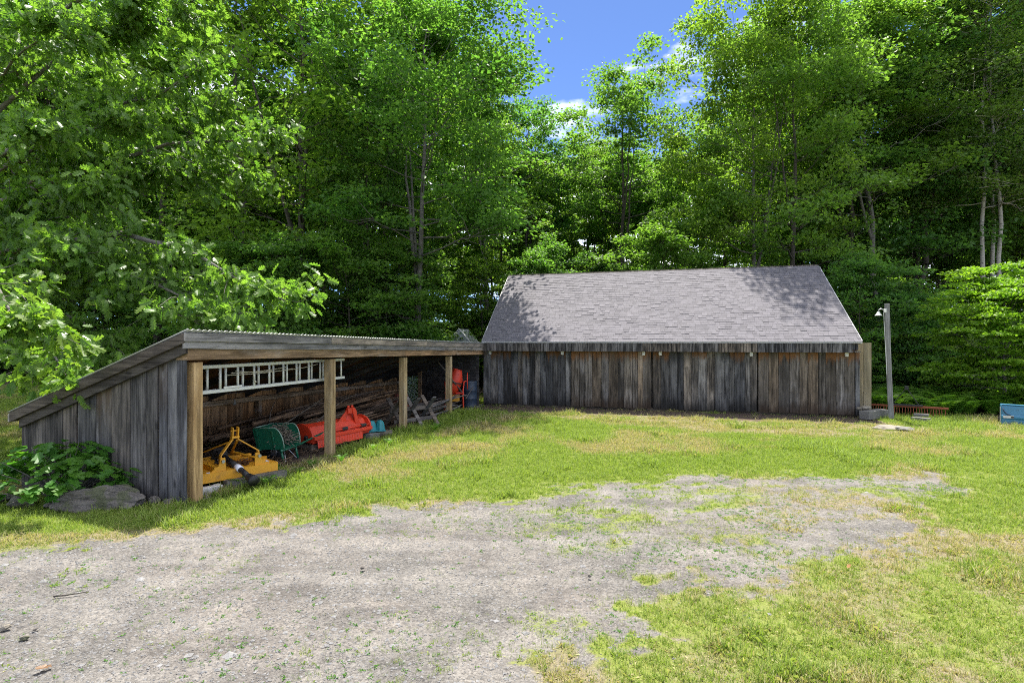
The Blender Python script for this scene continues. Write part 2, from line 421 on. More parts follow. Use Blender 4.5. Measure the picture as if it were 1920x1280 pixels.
# ------------------------------------------------------------------ 2D value noise for masks
def vnoise(x, y, seed=0):
    xi = np.floor(x).astype(np.int64); yi = np.floor(y).astype(np.int64); fx = x - xi; fy = y - yi
    fx = fx * fx * (3 - 2 * fx); fy = fy * fy * (3 - 2 * fy)
    def h(i, j):
        n = (i * 374761393 + j * 668265263 + seed * 982451653) & 0x7fffffff
        n = ((n ^ (n >> 13)) * 1274126177) & 0x7fffffff
        return ((n ^ (n >> 16)) & 0xffff) / 65535.0
    return (h(xi, yi) * (1 - fx) + h(xi + 1, yi) * fx) * (1 - fy) + (h(xi, yi + 1) * (1 - fx) + h(xi + 1, yi + 1) * fx) * fy
def fbm(x, y, seed=0, o=4):
    s = 0; a = 0.5; t = 0
    for k in range(o): s = s + a * vnoise(x * 2**k, y * 2**k, seed + k * 17); t += a; a *= 0.55
    return s / t
def sdist(P, x, y):
    """signed distance to polygon P, positive inside"""
    P = np.asarray(P); d = np.full(x.shape, 1e9); ins = np.zeros(x.shape, bool)
    for i in range(len(P)):
        ax, ay = P[i]; bx, by = P[(i + 1) % len(P)]
        ex, ey = bx - ax, by - ay
        t = np.clip(((x - ax) * ex + (y - ay) * ey) / (ex * ex + ey * ey + 1e-9), 0, 1)
        d = np.minimum(d, np.hypot(x - ax - t * ex, y - ay - t * ey))
        c = ((ay > y) != (by > y)) & (x < (bx - ax) * (y - ay) / (by - ay + 1e-12) + ax)
        ins ^= c
    return np.where(ins, d, -d)
def sstep(x, a, b):
    t = np.clip((x - a) / (b - a), 0, 1); return t * t * (3 - 2 * t)

DRIVE = [G(*p) for p in ((-900, 1120), (-300, 1055), (0, 1030), (130, 1012), (300, 1002), (400, 987), (520, 978), (640, 954), (760, 947), (900, 932), (1000, 926), (1055, 908), (1150, 902),
         (1250, 896), (1300, 884), (1380, 892), (1480, 882), (1600, 892), (1720, 880), (1830, 888), (1790, 915), (1690, 950), (1745, 965), (1735, 1000), (1640, 1020), (1480, 1055), (1350, 1085), (1250, 1105),
         (1180, 1140), (1110, 1195), (1040, 1240), (960, 1330), (800, 1500), (-1500, 1500))]
APRON = [G(*p) for p in ((905, 759), (1612, 783), (1700, 800), (1690, 815), (1560, 822), (1480, 816), (1330, 808), (1150, 797), (1020, 780))]
SHED_POLY = [F(0.0, 0.2), F(0.0, -13.5), F(-3.35, -13.5), F(-3.35, 0.2)]
BARN_POLY = [F(-0.1, 0.0), F(12.7, 0.0), F(12.7, 8.2), F(-0.1, 8.2)]
def masks(x, y):
    w1 = fbm(x * 0.9, y * 0.9, 3) - 0.5; w2 = fbm(x * 3.1, y * 3.1, 9) - 0.5
    d = sdist(DRIVE, x, y) + w1 * 1.1 + w2 * 0.75
    near = sstep(x, 0.2, 1.6) * sstep(9.5 - y, 0.0, 3.0)              # worn, patchy lawn by the driveway bend
    w3 = fbm(x * 9, y * 9, 13, 3) - 0.5
    soft = 0.50 + 0.50 * sstep(x, -1.5, 2.0) * sstep(9.5 - y, 0, 2)
    d = d + w3 * (0.5 + 0.9 * soft)
    drive = sstep(d, -0.12 - 0.45 * soft, 0.20 + 0.45 * soft)
    g = 1.0 - drive
    patch = sstep(fbm(x * 1.3, y * 1.3, 21) + (fbm(x * 6, y * 6, 31) - 0.5) * 0.5, 0.56, 0.68)
    inner = sstep(d, 0.0, 2.2)
    strip = sstep(fbm((x + 0.3 * y) * 0.35, (y - 0.28 * x) * 1.9, 41), 0.50, 0.66)
    right = sstep(x, -1.5, 1.5)
    g = np.maximum(g, drive * patch * (0.75 - 0.6 * inner) * (0.45 + 0.55 * right)); g = np.maximum(g, drive * strip * (0.14 + 0.46 * right) * (0.4 + 0.6 * sstep(fbm(x * 5, y * 5, 43), 0.35, 0.6)))
    g = g * (1 - near * 0.30 * (1 - sstep(fbm(x * 2.2, y * 2.2, 51), 0.38, 0.6)))
    ap = sstep(sdist(APRON, x, y) + w2 * 0.9, -0.25, 0.25)
    g = g * (1 - 0.60 * ap * sstep(fbm(x * 1.4, y * 2.6, 111), 0.30, 0.62))
    dry = sstep(fbm(x * 0.55, y * 0.55, 61), 0.42, 0.68) * 0.75
    dry = np.maximum(dry, ap * (0.30 + 0.38 * sstep(fbm(x * 1.1, y * 2.1, 113), 0.35, 0.6))); dry = np.maximum(dry, near * sstep(fbm(x * 2.1, y * 2.1, 71) + (fbm(x * 11, y * 11, 73) - 0.5) * 0.5, 0.26, 0.72) * 0.56)
    dry = np.maximum(dry, near * 0.28)
    # the straw coloured slope beside the shed
    a = (x - B0[0]) * U[0] + (y - B0[1]) * U[1]; bb = (x - B0[0]) * NN[0] + (y - B0[1]) * NN[1]
    slope = sstep(a, 0.5, 1.4) * sstep(4.0 - a, 0, 1.6) * sstep(-1.5 - bb, 0, 2) * sstep(bb + 15, 0, 2)
    dry = np.maximum(dry, slope * sstep(fbm(x * 1.1, y * 1.1, 81), 0.34, 0.62) * 0.85)
    lush = sstep(-d, 0.0, 0.5) * sstep(2.2 + d, 0.0, 1.0) * (y > 7.0)
    dry = dry * (1 - 0.75 * lush)
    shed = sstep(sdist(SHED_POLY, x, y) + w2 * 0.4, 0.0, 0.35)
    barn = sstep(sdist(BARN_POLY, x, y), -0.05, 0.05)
    litter_shade = sstep(1.25 - np.abs(bb + 0.75) + w2 * 1.1 + w1 * 0.6, 0.0, 0.6) * (a > -0.3) * (a < 13.0)  # brown litter along the barn front, widened to paint in the eave's shadow
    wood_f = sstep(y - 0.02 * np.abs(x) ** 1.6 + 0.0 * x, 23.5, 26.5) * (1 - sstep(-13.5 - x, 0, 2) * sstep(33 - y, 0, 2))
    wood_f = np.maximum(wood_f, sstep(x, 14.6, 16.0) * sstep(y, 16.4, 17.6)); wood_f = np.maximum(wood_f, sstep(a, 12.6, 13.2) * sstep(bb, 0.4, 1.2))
    dirt = np.clip(np.maximum.reduce([shed, barn, litter_shade, wood_f]), 0, 1)
    g = np.clip(g * (1 - np.maximum.reduce([shed, barn, wood_f, litter_shade * 0.9])), 0, 1)
    return g, np.clip(dry, 0, 1), dirt, drive, litter_shade
def height(x, y):
    h = (fbm(x * 0.8, y * 0.8, 5) - 0.5) * 0.07 + (fbm(x * 4, y * 4, 6) - 0.5) * 0.02
    a = (x - B0[0]) * U[0] + (y - B0[1]) * U[1]; bb = (x - B0[0]) * NN[0] + (y - B0[1]) * NN[1]
    flat = sstep(a, -4.5, -3.8) * sstep(13.5 - a, 0, 0.7) * sstep(bb, -14.6, -13.9)
    return h * (1 - 0.8 * flat) - 0.02

# ------------------------------------------------------------------ ground
def axis_pts(lo, hi, core_lo, core_hi, step):
    c = np.arange(core_lo, core_hi + 1e-6, step)
    def out(start, end, sgn):
        r = []; p = start; s = step
        while (p < end if sgn > 0 else p > end): s *= 1.28; p += sgn * s; r.append(p)
        return np.array(r)
    return np.concatenate([out(core_lo, lo, -1)[::-1], c, out(core_hi, hi, 1)])
gx = axis_pts(-600, 600, -9, 14.5, 0.09); gy = axis_pts(-120, 900, 3.4, 22.5, 0.09)
X, Y = np.meshgrid(gx, gy); X = X.ravel(); Y = Y.ravel()
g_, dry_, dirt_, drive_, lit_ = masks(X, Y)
nx, ny = len(gx), len(gy)
idx = np.arange(nx * ny).reshape(ny, nx)
quads = np.stack([idx[:-1, :-1], idx[:-1, 1:], idx[1:, 1:], idx[1:, :-1]], -1).reshape(-1, 4)
def ground_mat():
    m, nt, bs, out = new_mat('yard_ground'); b = NB(nt)
    pos = b.n('ShaderNodeNewGeometry').outputs['Position']
    A = lambda k: b.n('ShaderNodeAttribute', attribute_name=k).outputs['Fac']
    n_big = b.noise(pos, 0.55, 5); n_mid = b.noise(pos, 5, 5, 0.6); n_fine = b.noise(pos, 38, 5, 0.7); n_grit = b.noise(pos, 120, 3, 0.7)
    vo = b.n('ShaderNodeTexVoronoi', feature='F1'); b.set(vo.inputs['Vector'], pos); vo.inputs['Scale'].default_value = 55
    peb = vo.outputs['Color']; pv = b.n('ShaderNodeSeparateColor'); b.set(pv.inputs[0], peb)
    t = b.math('ADD', b.math('MULTIPLY', n_fine, 0.5), b.math('ADD', b.math('MULTIPLY', n_grit, 0.3), b.math('MULTIPLY', pv.outputs[0], 0.2)))
    gravel = b.ramp(t, [(0.30, (0.042, 0.040, 0.038)), (0.5, (0.124, 0.117, 0.108)), (0.70, (0.218, 0.207, 0.193))])
    gravel = b.mix(b.math('MULTIPLY', b.step(n_big, 0.42, 0.62), 0.45), gravel, b.ramp(t, [(0.3, (0.085, 0.073, 0.064)), (0.7, (0.215, 0.188, 0.168))]))
    gravel = b.mix(b.math('MULTIPLY', b.step(n_mid, 0.5, 0.7), 0.4), gravel, (0.070, 0.067, 0.066))
    st = b.n('ShaderNodeMapping'); b.set(st.inputs[0], pos); st.inputs['Rotation'].default_value = (0, 0, rad(-20)); st.inputs['Scale'].default_value = (0.22, 1.7, 1)
    sn = b.noise(st.outputs[0], 1.0, 5, 0.6)
    gravel = b.mix(b.math('MULTIPLY', b.step(sn, 0.44, 0.60), 0.75), gravel, b.ramp(t, [(0.3, (0.095, 0.088, 0.081)), (0.7, (0.230, 0.217, 0.202))]))
    gravel = b.mix(b.math('MULTIPLY', b.math('SUBTRACT', 1.0, b.step(sn, 0.32, 0.46)), 0.32), gravel, (0.062, 0.060, 0.058))
    gravel = b.mix(1.0, gravel, b.ramp(b.noise(pos, 1.7, 6, 0.68, 0.4), [(0.32, (0.66, 0.655, 0.655)), (0.52, (1.02, 1.01, 1.0)), (0.72, (1.30, 1.27, 1.22))]), 'MULTIPLY')
    turf = b.ramp(n_fine, [(0.3, (0.09, 0.115, 0.022)), (0.7, (0.19, 0.22, 0.05))])
    straw = b.ramp(t, [(0.3, (0.10, 0.082, 0.05)), (0.7, (0.235, 0.20, 0.13))])
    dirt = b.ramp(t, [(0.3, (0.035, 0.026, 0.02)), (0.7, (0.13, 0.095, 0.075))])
    tear = b.math('MULTIPLY', b.math('SUBTRACT', n_fine, 0.5), 1.0)
    gm = b.step(b.math('ADD', A('grass'), tear), 0.34, 0.62)
    lawn = b.mix(b.step(b.math('ADD', A('dry'), tear), 0.25, 0.7), turf, straw)
    soilmix = b.mix(b.step(b.math('ADD', A('drive'), tear), 0.3, 0.6), straw, gravel)
    c = b.mix(gm, soilmix, lawn)
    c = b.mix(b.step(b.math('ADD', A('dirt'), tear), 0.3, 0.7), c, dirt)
    b.set(bs.inputs['Base Color'], c); bs.inputs['Roughness'].default_value = 0.95; bs.inputs['Specular IOR Level'].default_value = 0.15
    hgt = b.math('ADD', b.math('MULTIPLY', n_fine, 0.5), b.math('ADD', b.math('MULTIPLY', n_grit, 0.3), b.math('MULTIPLY', vo.outputs['Distance'], -0.35)))
    b.bump(hgt, 0.8, 0.03, bs)
    return m
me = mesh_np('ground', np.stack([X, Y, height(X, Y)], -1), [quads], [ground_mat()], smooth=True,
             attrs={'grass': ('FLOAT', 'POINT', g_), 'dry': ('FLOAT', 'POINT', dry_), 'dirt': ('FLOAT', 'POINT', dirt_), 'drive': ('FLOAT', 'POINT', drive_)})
tag(link('ground', me), 'gravel driveway and patchy lawn in front of the sheds', kind='structure')

# ------------------------------------------------------------------ scatter of small stuff: prototypes ride in the same mesh as the points
def scatter(name, label, protos, P, rot, scl, var, mats, dry=None, rx=None):
    """protos: list of (V, faces list, mat index list, tint per face)"""
    V = []; FT = []; mi = []; pid = []; tint = []; n = 0
    for k, (v, f, mm, tt) in enumerate(protos):
        V.append(np.asarray(v, float)); FT.append(np.asarray(f) + n); n += len(v); mi.append(mm); tint.append(tt); pid.append(np.full(len(v), k + 1))
    npnt = len(P); VP = np.concatenate(V + [P]); pid = np.concatenate(pid + [np.zeros(npnt)]).astype(int)
    z = lambda arr: np.concatenate([np.zeros(n), arr])
    rv = np.zeros((len(VP), 3)); rv[n:, 2] = rot
    if rx is not None: rv[n:, 0] = rx
    ft = np.concatenate(FT)
    me = mesh_np(name, VP, [ft], mats, mi=np.concatenate(mi), attrs={
        'proto': ('INT', 'POINT', pid), 'spin': ('FLOAT_VECTOR', 'POINT', rv), 'size': ('FLOAT', 'POINT', z(scl)),
        'variant': ('INT', 'POINT', z(var)), 'dry': ('FLOAT', 'POINT', z(dry if dry is not None else np.zeros(npnt))), 'tint': ('FLOAT', 'FACE', np.concatenate(tint))})
    o = link(name, me); tag(o, label, kind='stuff')
    ng = bpy.data.node_groups.new(name + '_scatter', 'GeometryNodeTree')
    ng.interface.new_socket('Geometry', in_out='INPUT', socket_type='NodeSocketGeometry'); ng.interface.new_socket('Geometry', in_out='OUTPUT', socket_type='NodeSocketGeometry')
    nd, lk = ng.nodes, ng.links
    gi, go = nd.new('NodeGroupInput'), nd.new('NodeGroupOutput')
    def named(nm, typ): a = nd.new('GeometryNodeInputNamedAttribute'); a.data_type = typ; a.inputs['Name'].default_value = nm; return a.outputs['Attribute']
    def sel(k):
        c = nd.new('FunctionNodeCompare'); c.data_type = 'INT'; c.operation = 'EQUAL'
        ins = [s for s in c.inputs if s.type == 'INT']; lk.new(named('proto', 'INT'), ins[0]); ins[1].default_value = k
        s = nd.new('GeometryNodeSeparateGeometry'); s.domain = 'POINT'; lk.new(gi.outputs[0], s.inputs[0]); lk.new(c.outputs[0], s.inputs['Selection']); return s.outputs[0]
    gti = nd.new('GeometryNodeGeometryToInstance')
    for k in range(len(protos)): lk.new(sel(k + 1), gti.inputs[0])
    m2p = nd.new('GeometryNodeMeshToPoints'); lk.new(sel(0), m2p.inputs[0])
    iop = nd.new('GeometryNodeInstanceOnPoints'); lk.new(m2p.outputs[0], iop.inputs['Points']); lk.new(gti.outputs[0], iop.inputs['Instance'])
    iop.inputs['Pick Instance'].default_value = True
    lk.new(named('variant', 'INT'), iop.inputs['Instance Index'])
    lk.new(named('spin', 'FLOAT_VECTOR'), iop.inputs['Rotation']); lk.new(named('size', 'FLOAT'), iop.inputs['Scale'])
    lk.new(iop.outputs[0], go.inputs[0])
    md = o.modifiers.new('scatter', 'NODES'); md.node_group = ng
    return o

def blade_tuft(n, h, spread, w, lean, rng):
    V = []; Fc = []; T = []
    for i in range(n):
        x, y = rng.normal(0, spread, 2); a = rng.uniform(0, 2 * math.pi); hh = h * rng.uniform(0.5, 1.2); ww = w * rng.uniform(0.7, 1.3)
        dx, dy = math.cos(a), math.sin(a); ln = lean * hh * rng.uniform(0.3, 1.3); k = len(V); sx, sy = -dy * ww, dx * ww
        V += [(x - sx, y - sy, -0.01), (x + sx, y + sy, -0.01), (x + dx*ln*0.4 - sx*0.7, y + dy*ln*0.4 - sy*0.7, hh*0.6), (x + dx*ln*0.4 + sx*0.7, y + dy*ln*0.4 + sy*0.7, hh*0.6), (x + dx*ln, y + dy*ln, hh)]
        Fc += [(k, k+1, k+3), (k, k+3, k+2), (k+2, k+3, k+4)]; T += [rng.uniform(0, 1)] * 3
    return np.array(V), np.array(Fc), np.zeros(len(Fc), int), np.array(T)
def rosette(n, r, rng, up=0.35, lw=0.36):
    V = []; Fc = []; T = []
    for i in range(n):
        a = 2 * math.pi * i / n + rng.uniform(-0.5, 0.5); L = r * rng.uniform(0.6, 1.2); w = L * lw; u = L * up * rng.uniform(0.3, 1.6); ox, oy = rng.normal(0, r * 0.4, 2)
        dx, dy = math.cos(a), math.sin(a); k = len(V)
        V += [(ox, oy, 0.0), (ox + dx*L*0.6 - dy*w/2, oy + dy*L*0.6 + dx*w/2, u), (ox + dx*L, oy + dy*L, u*0.8), (ox + dx*L*0.6 + dy*w/2, oy + dy*L*0.6 - dx*w/2, u)]
        Fc += [(k, k+3, k+2), (k, k+2, k+1)]; T += [rng.uniform(0, 1)] * 2
    return np.array(V), np.array(Fc), np.zeros(len(Fc), int), np.array(T)
def grass_mat():
    m = bpy.data.materials.new('grass_blade'); m.use_nodes = True; nt = m.node_tree; nt.nodes.clear(); b = NB(nt)
    ti = b.n('ShaderNodeAttribute', attribute_name='tint').outputs['Fac']; dr = b.n('ShaderNodeAttribute', attribute_name='dry', attribute_type='INSTANCER').outputs['Fac']
    rn = b.n('ShaderNodeObjectInfo').outputs['Random']
    gcol = b.mix(b.math('ADD', b.math('MULTIPLY', ti, 0.5), b.math('MULTIPLY', rn, 0.5)), (0.128, 0.210, 0.026), (0.285, 0.358, 0.082))
    scol = b.mix(ti, (0.26, 0.22, 0.10), (0.44, 0.39, 0.21))
    f = b.step(b.math('ADD', dr, b.math('MULTIPLY', b.math('SUBTRACT', b.math('ADD', ti, rn), 1.0), 0.55)), 0.35, 0.75)
    c = b.mix(f, gcol, scol)
    d = b.n('ShaderNodeBsdfPrincipled'); b.set(d.inputs['Base Color'], c); d.inputs['Roughness'].default_value = 0.6; d.inputs['Specular IOR Level'].default_value = 0.2
    t = b.n('ShaderNodeBsdfTranslucent'); b.set(t.inputs['Color'], b.mix(1.0, c, (1.2, 1.25, 0.6), 'MULTIPLY'))
    mx = b.n('ShaderNodeMixShader'); mx.inputs[0].default_value = 0.4; out = b.n('ShaderNodeOutputMaterial')
    nt.links.new(d.outputs[0], mx.inputs[1]); nt.links.new(t.outputs[0], mx.inputs[2]); nt.links.new(mx.outputs[0], out.inputs['Surface'])
    return m
M['grass'] = grass_mat()
rg = np.random.default_rng(5)
def sample_area(n, y0, y1, pw):
    """points over the ground ahead of the camera, thinning with distance"""
    t = rg.uniform(0, 1, n); k = 2 - pw
    y = (y0**k + t * (y1**k - y0**k)) ** (1 / k)
    x = rg.uniform(-1.06, 1.06, n) * y
    return x, y
gxs, gys = sample_area(330000, 3.5, 27.5, 0.75)
g, dr, di, dv, li = masks(gxs, gys)
keep = rg.uniform(0, 1, len(gxs)) < np.clip(g, 0, 1) ** 1.15
gxs, gys, g, dr, dv = gxs[keep], gys[keep], g[keep], dr[keep], dv[keep]
aa = (gxs - B0[0]) * U[0] + (gys - B0[1]) * U[1]; ab = (gxs - B0[0]) * NN[0] + (gys - B0[1]) * NN[1]
scl = (0.55 + 0.045 * gys) * rg.uniform(0.6, 1.25, len(gxs)) * (0.62 + 0.4 * g)
tall = (sstep(0.75 - np.abs(aa - 0.15), 0, 0.6) * (ab < 0) * (ab > -13.8)) * (fbm(gxs * 2, gys * 2, 91) > 0.45)
tall = np.maximum(tall, 0.6 * sstep(gxs, 11.0, 13.0) * sstep(gys, 14.6, 16.2)); tall = np.maximum(tall, 0.8 * (fbm(gxs * 1.6, gys * 1.6, 97) > 0.68))
scl = scl * (1 + 0.85 * tall)
scl = np.where(dv > 0.5, scl * 0.8, scl)
v = rg.integers(0, 6, len(gxs)); v = np.where((rg.uniform(0, 1, len(gxs)) < 0.35) & (tall < 0.3), rg.integers(6, 9, len(gxs)), v)
pr = [blade_tuft(9, 0.048, 0.032, 0.0028, 0.9, rg) for _ in range(4)] + [blade_tuft(7, 0.085, 0.028, 0.0032, 0.8, rg) for _ in range(2)] + [rosette(9, 0.030, rg, 0.7) for _ in range(2)] + [rosette(7, 0.045, rg, 0.5)]
scatter('grass', 'short patchy green and straw coloured lawn grass', pr, np.stack([gxs, gys, height(gxs, gys)], -1), rg.uniform(0, 6.28, len(gxs)), scl, v, [M['grass']], dry=dr)

# weeds that dot the driveway
wx, wy = sample_area(48000, 3.6, 16, 0.9)
g, dr, di, dv, li = masks(wx, wy)
keep = (dv > 0.5) & (di < 0.2) & (rg.uniform(0, 1, len(wx)) < 0.05 + 0.8 * sstep(fbm(wx * 1.1, wy * 1.1, 101) + (fbm(wx * 4, wy * 4, 103) - 0.5) * 0.5, 0.50, 0.72) * (0.35 + 0.65 * sstep(wx, -2, 2)))
wx, wy = wx[keep], wy[keep]
pr = [rosette(6, 0.034, rg, 0.35, 0.42) for _ in range(3)] + [blade_tuft(6, 0.035, 0.015, 0.003, 1.2, rg)]
scatter('weeds', 'small green weeds dotting the gravel driveway', pr, np.stack([wx, wy, height(wx, wy)], -1), rg.uniform(0, 6.28, len(wx)), (0.5 + 0.03 * wy) * rg.uniform(0.4, 1.3, len(wx)), rg.integers(0, 4, len(wx)), [M['leaf_shrub']])

# loose gravel
def pebble(rng):
    import itertools
    V = np.array([(1,0,0),(-1,0,0),(0,1,0),(0,-1,0),(0,0,1),(0,0,-1)], float) * rng.uniform(0.6, 1.2, (6, 1)) * np.array([1, 0.8, 0.5])
    Fc = np.array([(0,2,4),(2,1,4),(1,3,4),(3,0,4),(2,0,5),(1,2,5),(3,1,5),(0,3,5)])
    return V * 0.008, Fc, np.zeros(8, int), rng.uniform(0, 1, 8)
qx, qy = sample_area(120000, 3.5, 12, 1.1)
g, dr, di, dv, li = masks(qx, qy)
keep = (rg.uniform(0, 1, len(qx)) < dv * (1 - g * 0.8) * (0.35 + 0.65 * sstep(-qx, -2.5, 2)))
qx, qy = qx[keep], qy[keep]
scatter('gravel', 'loose grey gravel on the driveway', [pebble(rg) for _ in range(6)], np.stack([qx, qy, height(qx, qy) + 0.002], -1), rg.uniform(0, 6.28, len(qx)), rg.lognormal(-0.2, 0.58, len(qx)), rg.integers(0, 6, len(qx)), [M['pebble']])


# ------------------------------------------------------------------ trees
def np_tube(pts, rads, k=6):
    pts = np.asarray(pts, float); n = len(pts); d = np.gradient(pts, axis=0); d /= np.linalg.norm(d, axis=1, keepdims=True) + 1e-9
    ref = np.array([0.31, 0.17, 0.05]); a = np.cross(d, ref); bad = np.linalg.norm(a, axis=1) < 0.02; a[bad] = (1, 0, 0)
    a /= np.linalg.norm(a, axis=1, keepdims=True); bvec = np.cross(d, a)
    t = 2 * np.pi * np.arange(k) / k
    V = pts[:, None] + np.asarray(rads)[:, None, None] * (a[:, None] * np.cos(t)[None, :, None] + bvec[:, None] * np.sin(t)[None, :, None])
    i = np.arange(n - 1)[:, None] * k; j = np.arange(k)[None]
    Fq = np.stack([i + j, i + (j + 1) % k, i + k + (j + 1) % k, i + k + j], -1).reshape(-1, 4)
    return V.reshape(-1, 3), Fq
def join_tubes(tubes):
    V = []; Fq = []; n = 0
    for v, f in tubes: V.append(v); Fq.append(f + n); n += len(v)
    return np.concatenate(V), np.concatenate(Fq)
def leaf_cards(C, tip, nrm, L, Wd):
    """kite shaped leaves folded along the midrib"""
    nrm = nrm - tip * np.sum(nrm * tip, 1, keepdims=True); nrm /= np.linalg.norm(nrm, axis=1, keepdims=True) + 1e-9
    s = np.cross(nrm, tip); L = L[:, None]; Wd = Wd[:, None]
    V = np.stack([C - tip * L * 0.5, C + s * Wd * 0.5 + nrm * Wd * 0.14 - tip * L * 0.06, C + tip * L * 0.5, C - s * Wd * 0.5 + nrm * Wd * 0.14 - tip * L * 0.06], 1)
    k = np.arange(len(C))[:, None] * 4
    return V.reshape(-1, 3), np.concatenate([k + np.array([[0, 2, 1]]), k + np.array([[0, 3, 2]])], 1).reshape(-1, 3)
def unit(v): return v / (np.linalg.norm(v, axis=-1, keepdims=True) + 1e-9)
def clump_leaves(rng, cen, rc, n, flat, out, droop=0.35, up=0.9):
    """leaf centres, tip directions and normals of one domed spray of foliage"""
    p = unit(rng.normal(0, 1, (n, 3))); p[:, 2] = np.where(p[:, 2] < -0.25, -p[:, 2] * 0.6, p[:, 2])
    q = p.copy(); p = p * (1.0 - 0.55 * rng.uniform(0, 1, (n, 1)) ** 1.6) * (1 + rng.normal(0, 0.10, (n, 1)))
    p[:, 2] = p[:, 2] * flat
    C = cen + p * rc
    tip = unit(q * np.array([1, 1, 0.1]) * 0.9 + out * 0.4 + rng.normal(0, 0.45, (n, 3)) + np.array([0, 0, -droop]))
    nr = unit(np.array([0, 0, up * 0.55]) + q * 0.75 + rng.normal(0, 0.45, (n, 3)))
    return C, tip, nr
def gen_tree(seed, H, Rr, base, nl=22, leaf=0.20, per=70, sub=6, low=0.0, lean=0.0, fork=True, trunk_r=None, top=1.05, flat=0.68, crc=0.19, prof_pow=0.62):
    rng = np.random.default_rng(seed)
    tr = trunk_r or H * 0.0085
    nz_ = 14; tz = np.linspace(0, 1, nz_); wob = np.cumsum(rng.normal(0, 0.012, (nz_, 2)), 0) * H * 0.35
    tp = np.column_stack([wob[:, 0] + lean * H * tz**1.5, wob[:, 1], tz * H * 0.94]); tp[0, :2] = 0
    trad = tr * (1 - tz * 0.86) * (1 + 0.6 * np.exp(-tz * 40))
    tubes = [np_tube(tp, trad, 8)]
    at = lambda t: np.array([np.interp(t, tz, tp[:, i]) for i in range(3)])
    leaders = [at]
    if fork:
        for q in range(int(rng.integers(1, 3))):
            t0 = rng.uniform(base, base + 0.2); az = rng.uniform(0, 6.28); s0 = at(t0); ln = H * (0.93 - t0) * rng.uniform(0.75, 0.95)
            u = np.linspace(0, 1, 9)[:, None]; out = np.array([math.cos(az), math.sin(az), 0])
            pts = s0 + out * Rr * 0.42 * u**0.75 + np.array([0, 0, 1]) * ln * u + rng.normal(0, 0.08, (9, 3)) * u
            tubes.append(np_tube(pts, np.interp(t0, tz, trad) * 0.75 * (1 - u[:, 0] * 0.85), 7))
    C = []; T = []; NR = []; CL = []
    gold = 2.39996; ph = rng.uniform(0, 6.28)
    for i in range(nl):
        s = (i + rng.uniform(0.1, 0.9)) / nl
        t = base + (1 - base) * s * 0.97
        if low and i < nl * low: t = rng.uniform(base * 0.35, base)
        s0 = at(min(t, 0.99)); az = ph + i * gold + rng.normal(0, 0.35)
        pr = max(0.16, math.sin(math.pi * min(1, 0.16 + 0.80 * s))) ** prof_pow
        r = Rr * pr * rng.uniform(0.72, 1.15) * (0.55 if low and i < nl * low else 1)
        el = rad(8 + 52 * s ** 1.4) + rng.normal(0, 0.12)
        out = np.array([math.cos(az), math.sin(az), 0]); u = np.linspace(0, 1, 7)[:, None]
        rise = r * math.tan(el)
        pts = s0 + out * r * u + np.array([0, 0, 1]) * (rise * (0.55 * u + 0.45 * u**2)) + rng.normal(0, 0.05 * r, (7, 3)) * u
        pts[:, 2] = np.minimum(pts[:, 2], H * top)
        rb = max(0.02, np.interp(t, tz, trad) * 0.42)
        tubes.append(np_tube(pts, rb * (1 - 0.82 * u[:, 0]), 5))
        cl = [(pts[-1], 1.0)]
        for k in range(sub):
            uu = rng.uniform(0.28, 0.97); b0 = np.array([np.interp(uu, u[:, 0], pts[:, j]) for j in range(3)])
            sd = unit(out * rng.uniform(0.2, 0.9) + np.array([-out[1], out[0], 0]) * rng.choice([-1, 1]) * rng.uniform(0.4, 1.1) + np.array([0, 0, rng.uniform(-0.15, 0.55)]))
            ln = r * rng.uniform(0.22, 0.5) + 0.3; b1 = b0 + sd * ln
            if b1[2] > H * top: b1[2] = H * top - rng.uniform(0, 0.5)
            tubes.append(np_tube(np.stack([b0, (b0 + b1) / 2 + rng.normal(0, 0.06 * ln, 3), b1]), [rb * 0.4, rb * 0.28, 0.008], 4))
            cl.append((b1, 1.0)); cl.append(((b0 + b1) / 2 + rng.normal(0, 0.15, 3), 0.7))
        for c, q in cl:
            rc = Rr * crc * rng.uniform(0.75, 1.35) * q + 0.12
            a, b, c2 = clump_leaves(rng, c, rc, int(per * q * rng.uniform(0.6, 1.3)), flat, unit(c - at(min(t, 0.95)) + 1e-6))
            C.append(a); T.append(b); NR.append(c2); CL.append(np.full(len(a), rng.normal(0, 0.16)))
    C = np.concatenate(C); T = np.concatenate(T); NR = np.concatenate(NR); CL = np.concatenate(CL)
    n = len(C)
    LV, LF = leaf_cards(C, T, NR, leaf * rng.uniform(0.7, 1.3, n), leaf * 0.72 * rng.uniform(0.7, 1.2, n))
    tint = np.clip(rng.normal(0.5, 0.2, n) + CL, 0, 1)
    return join_tubes(tubes), (LV, LF, np.repeat(tint, 2))
def tree_meshes(nm, bark, leafm, **kw):
    (tv, tf), (lv, lf, tint) = gen_tree(**kw)
    return mesh_np('trunk', tv, [tf], [bark], smooth=True), mesh_np('crown', lv, [lf], [leafm], attrs={'tint': ('FLOAT', 'FACE', tint)})

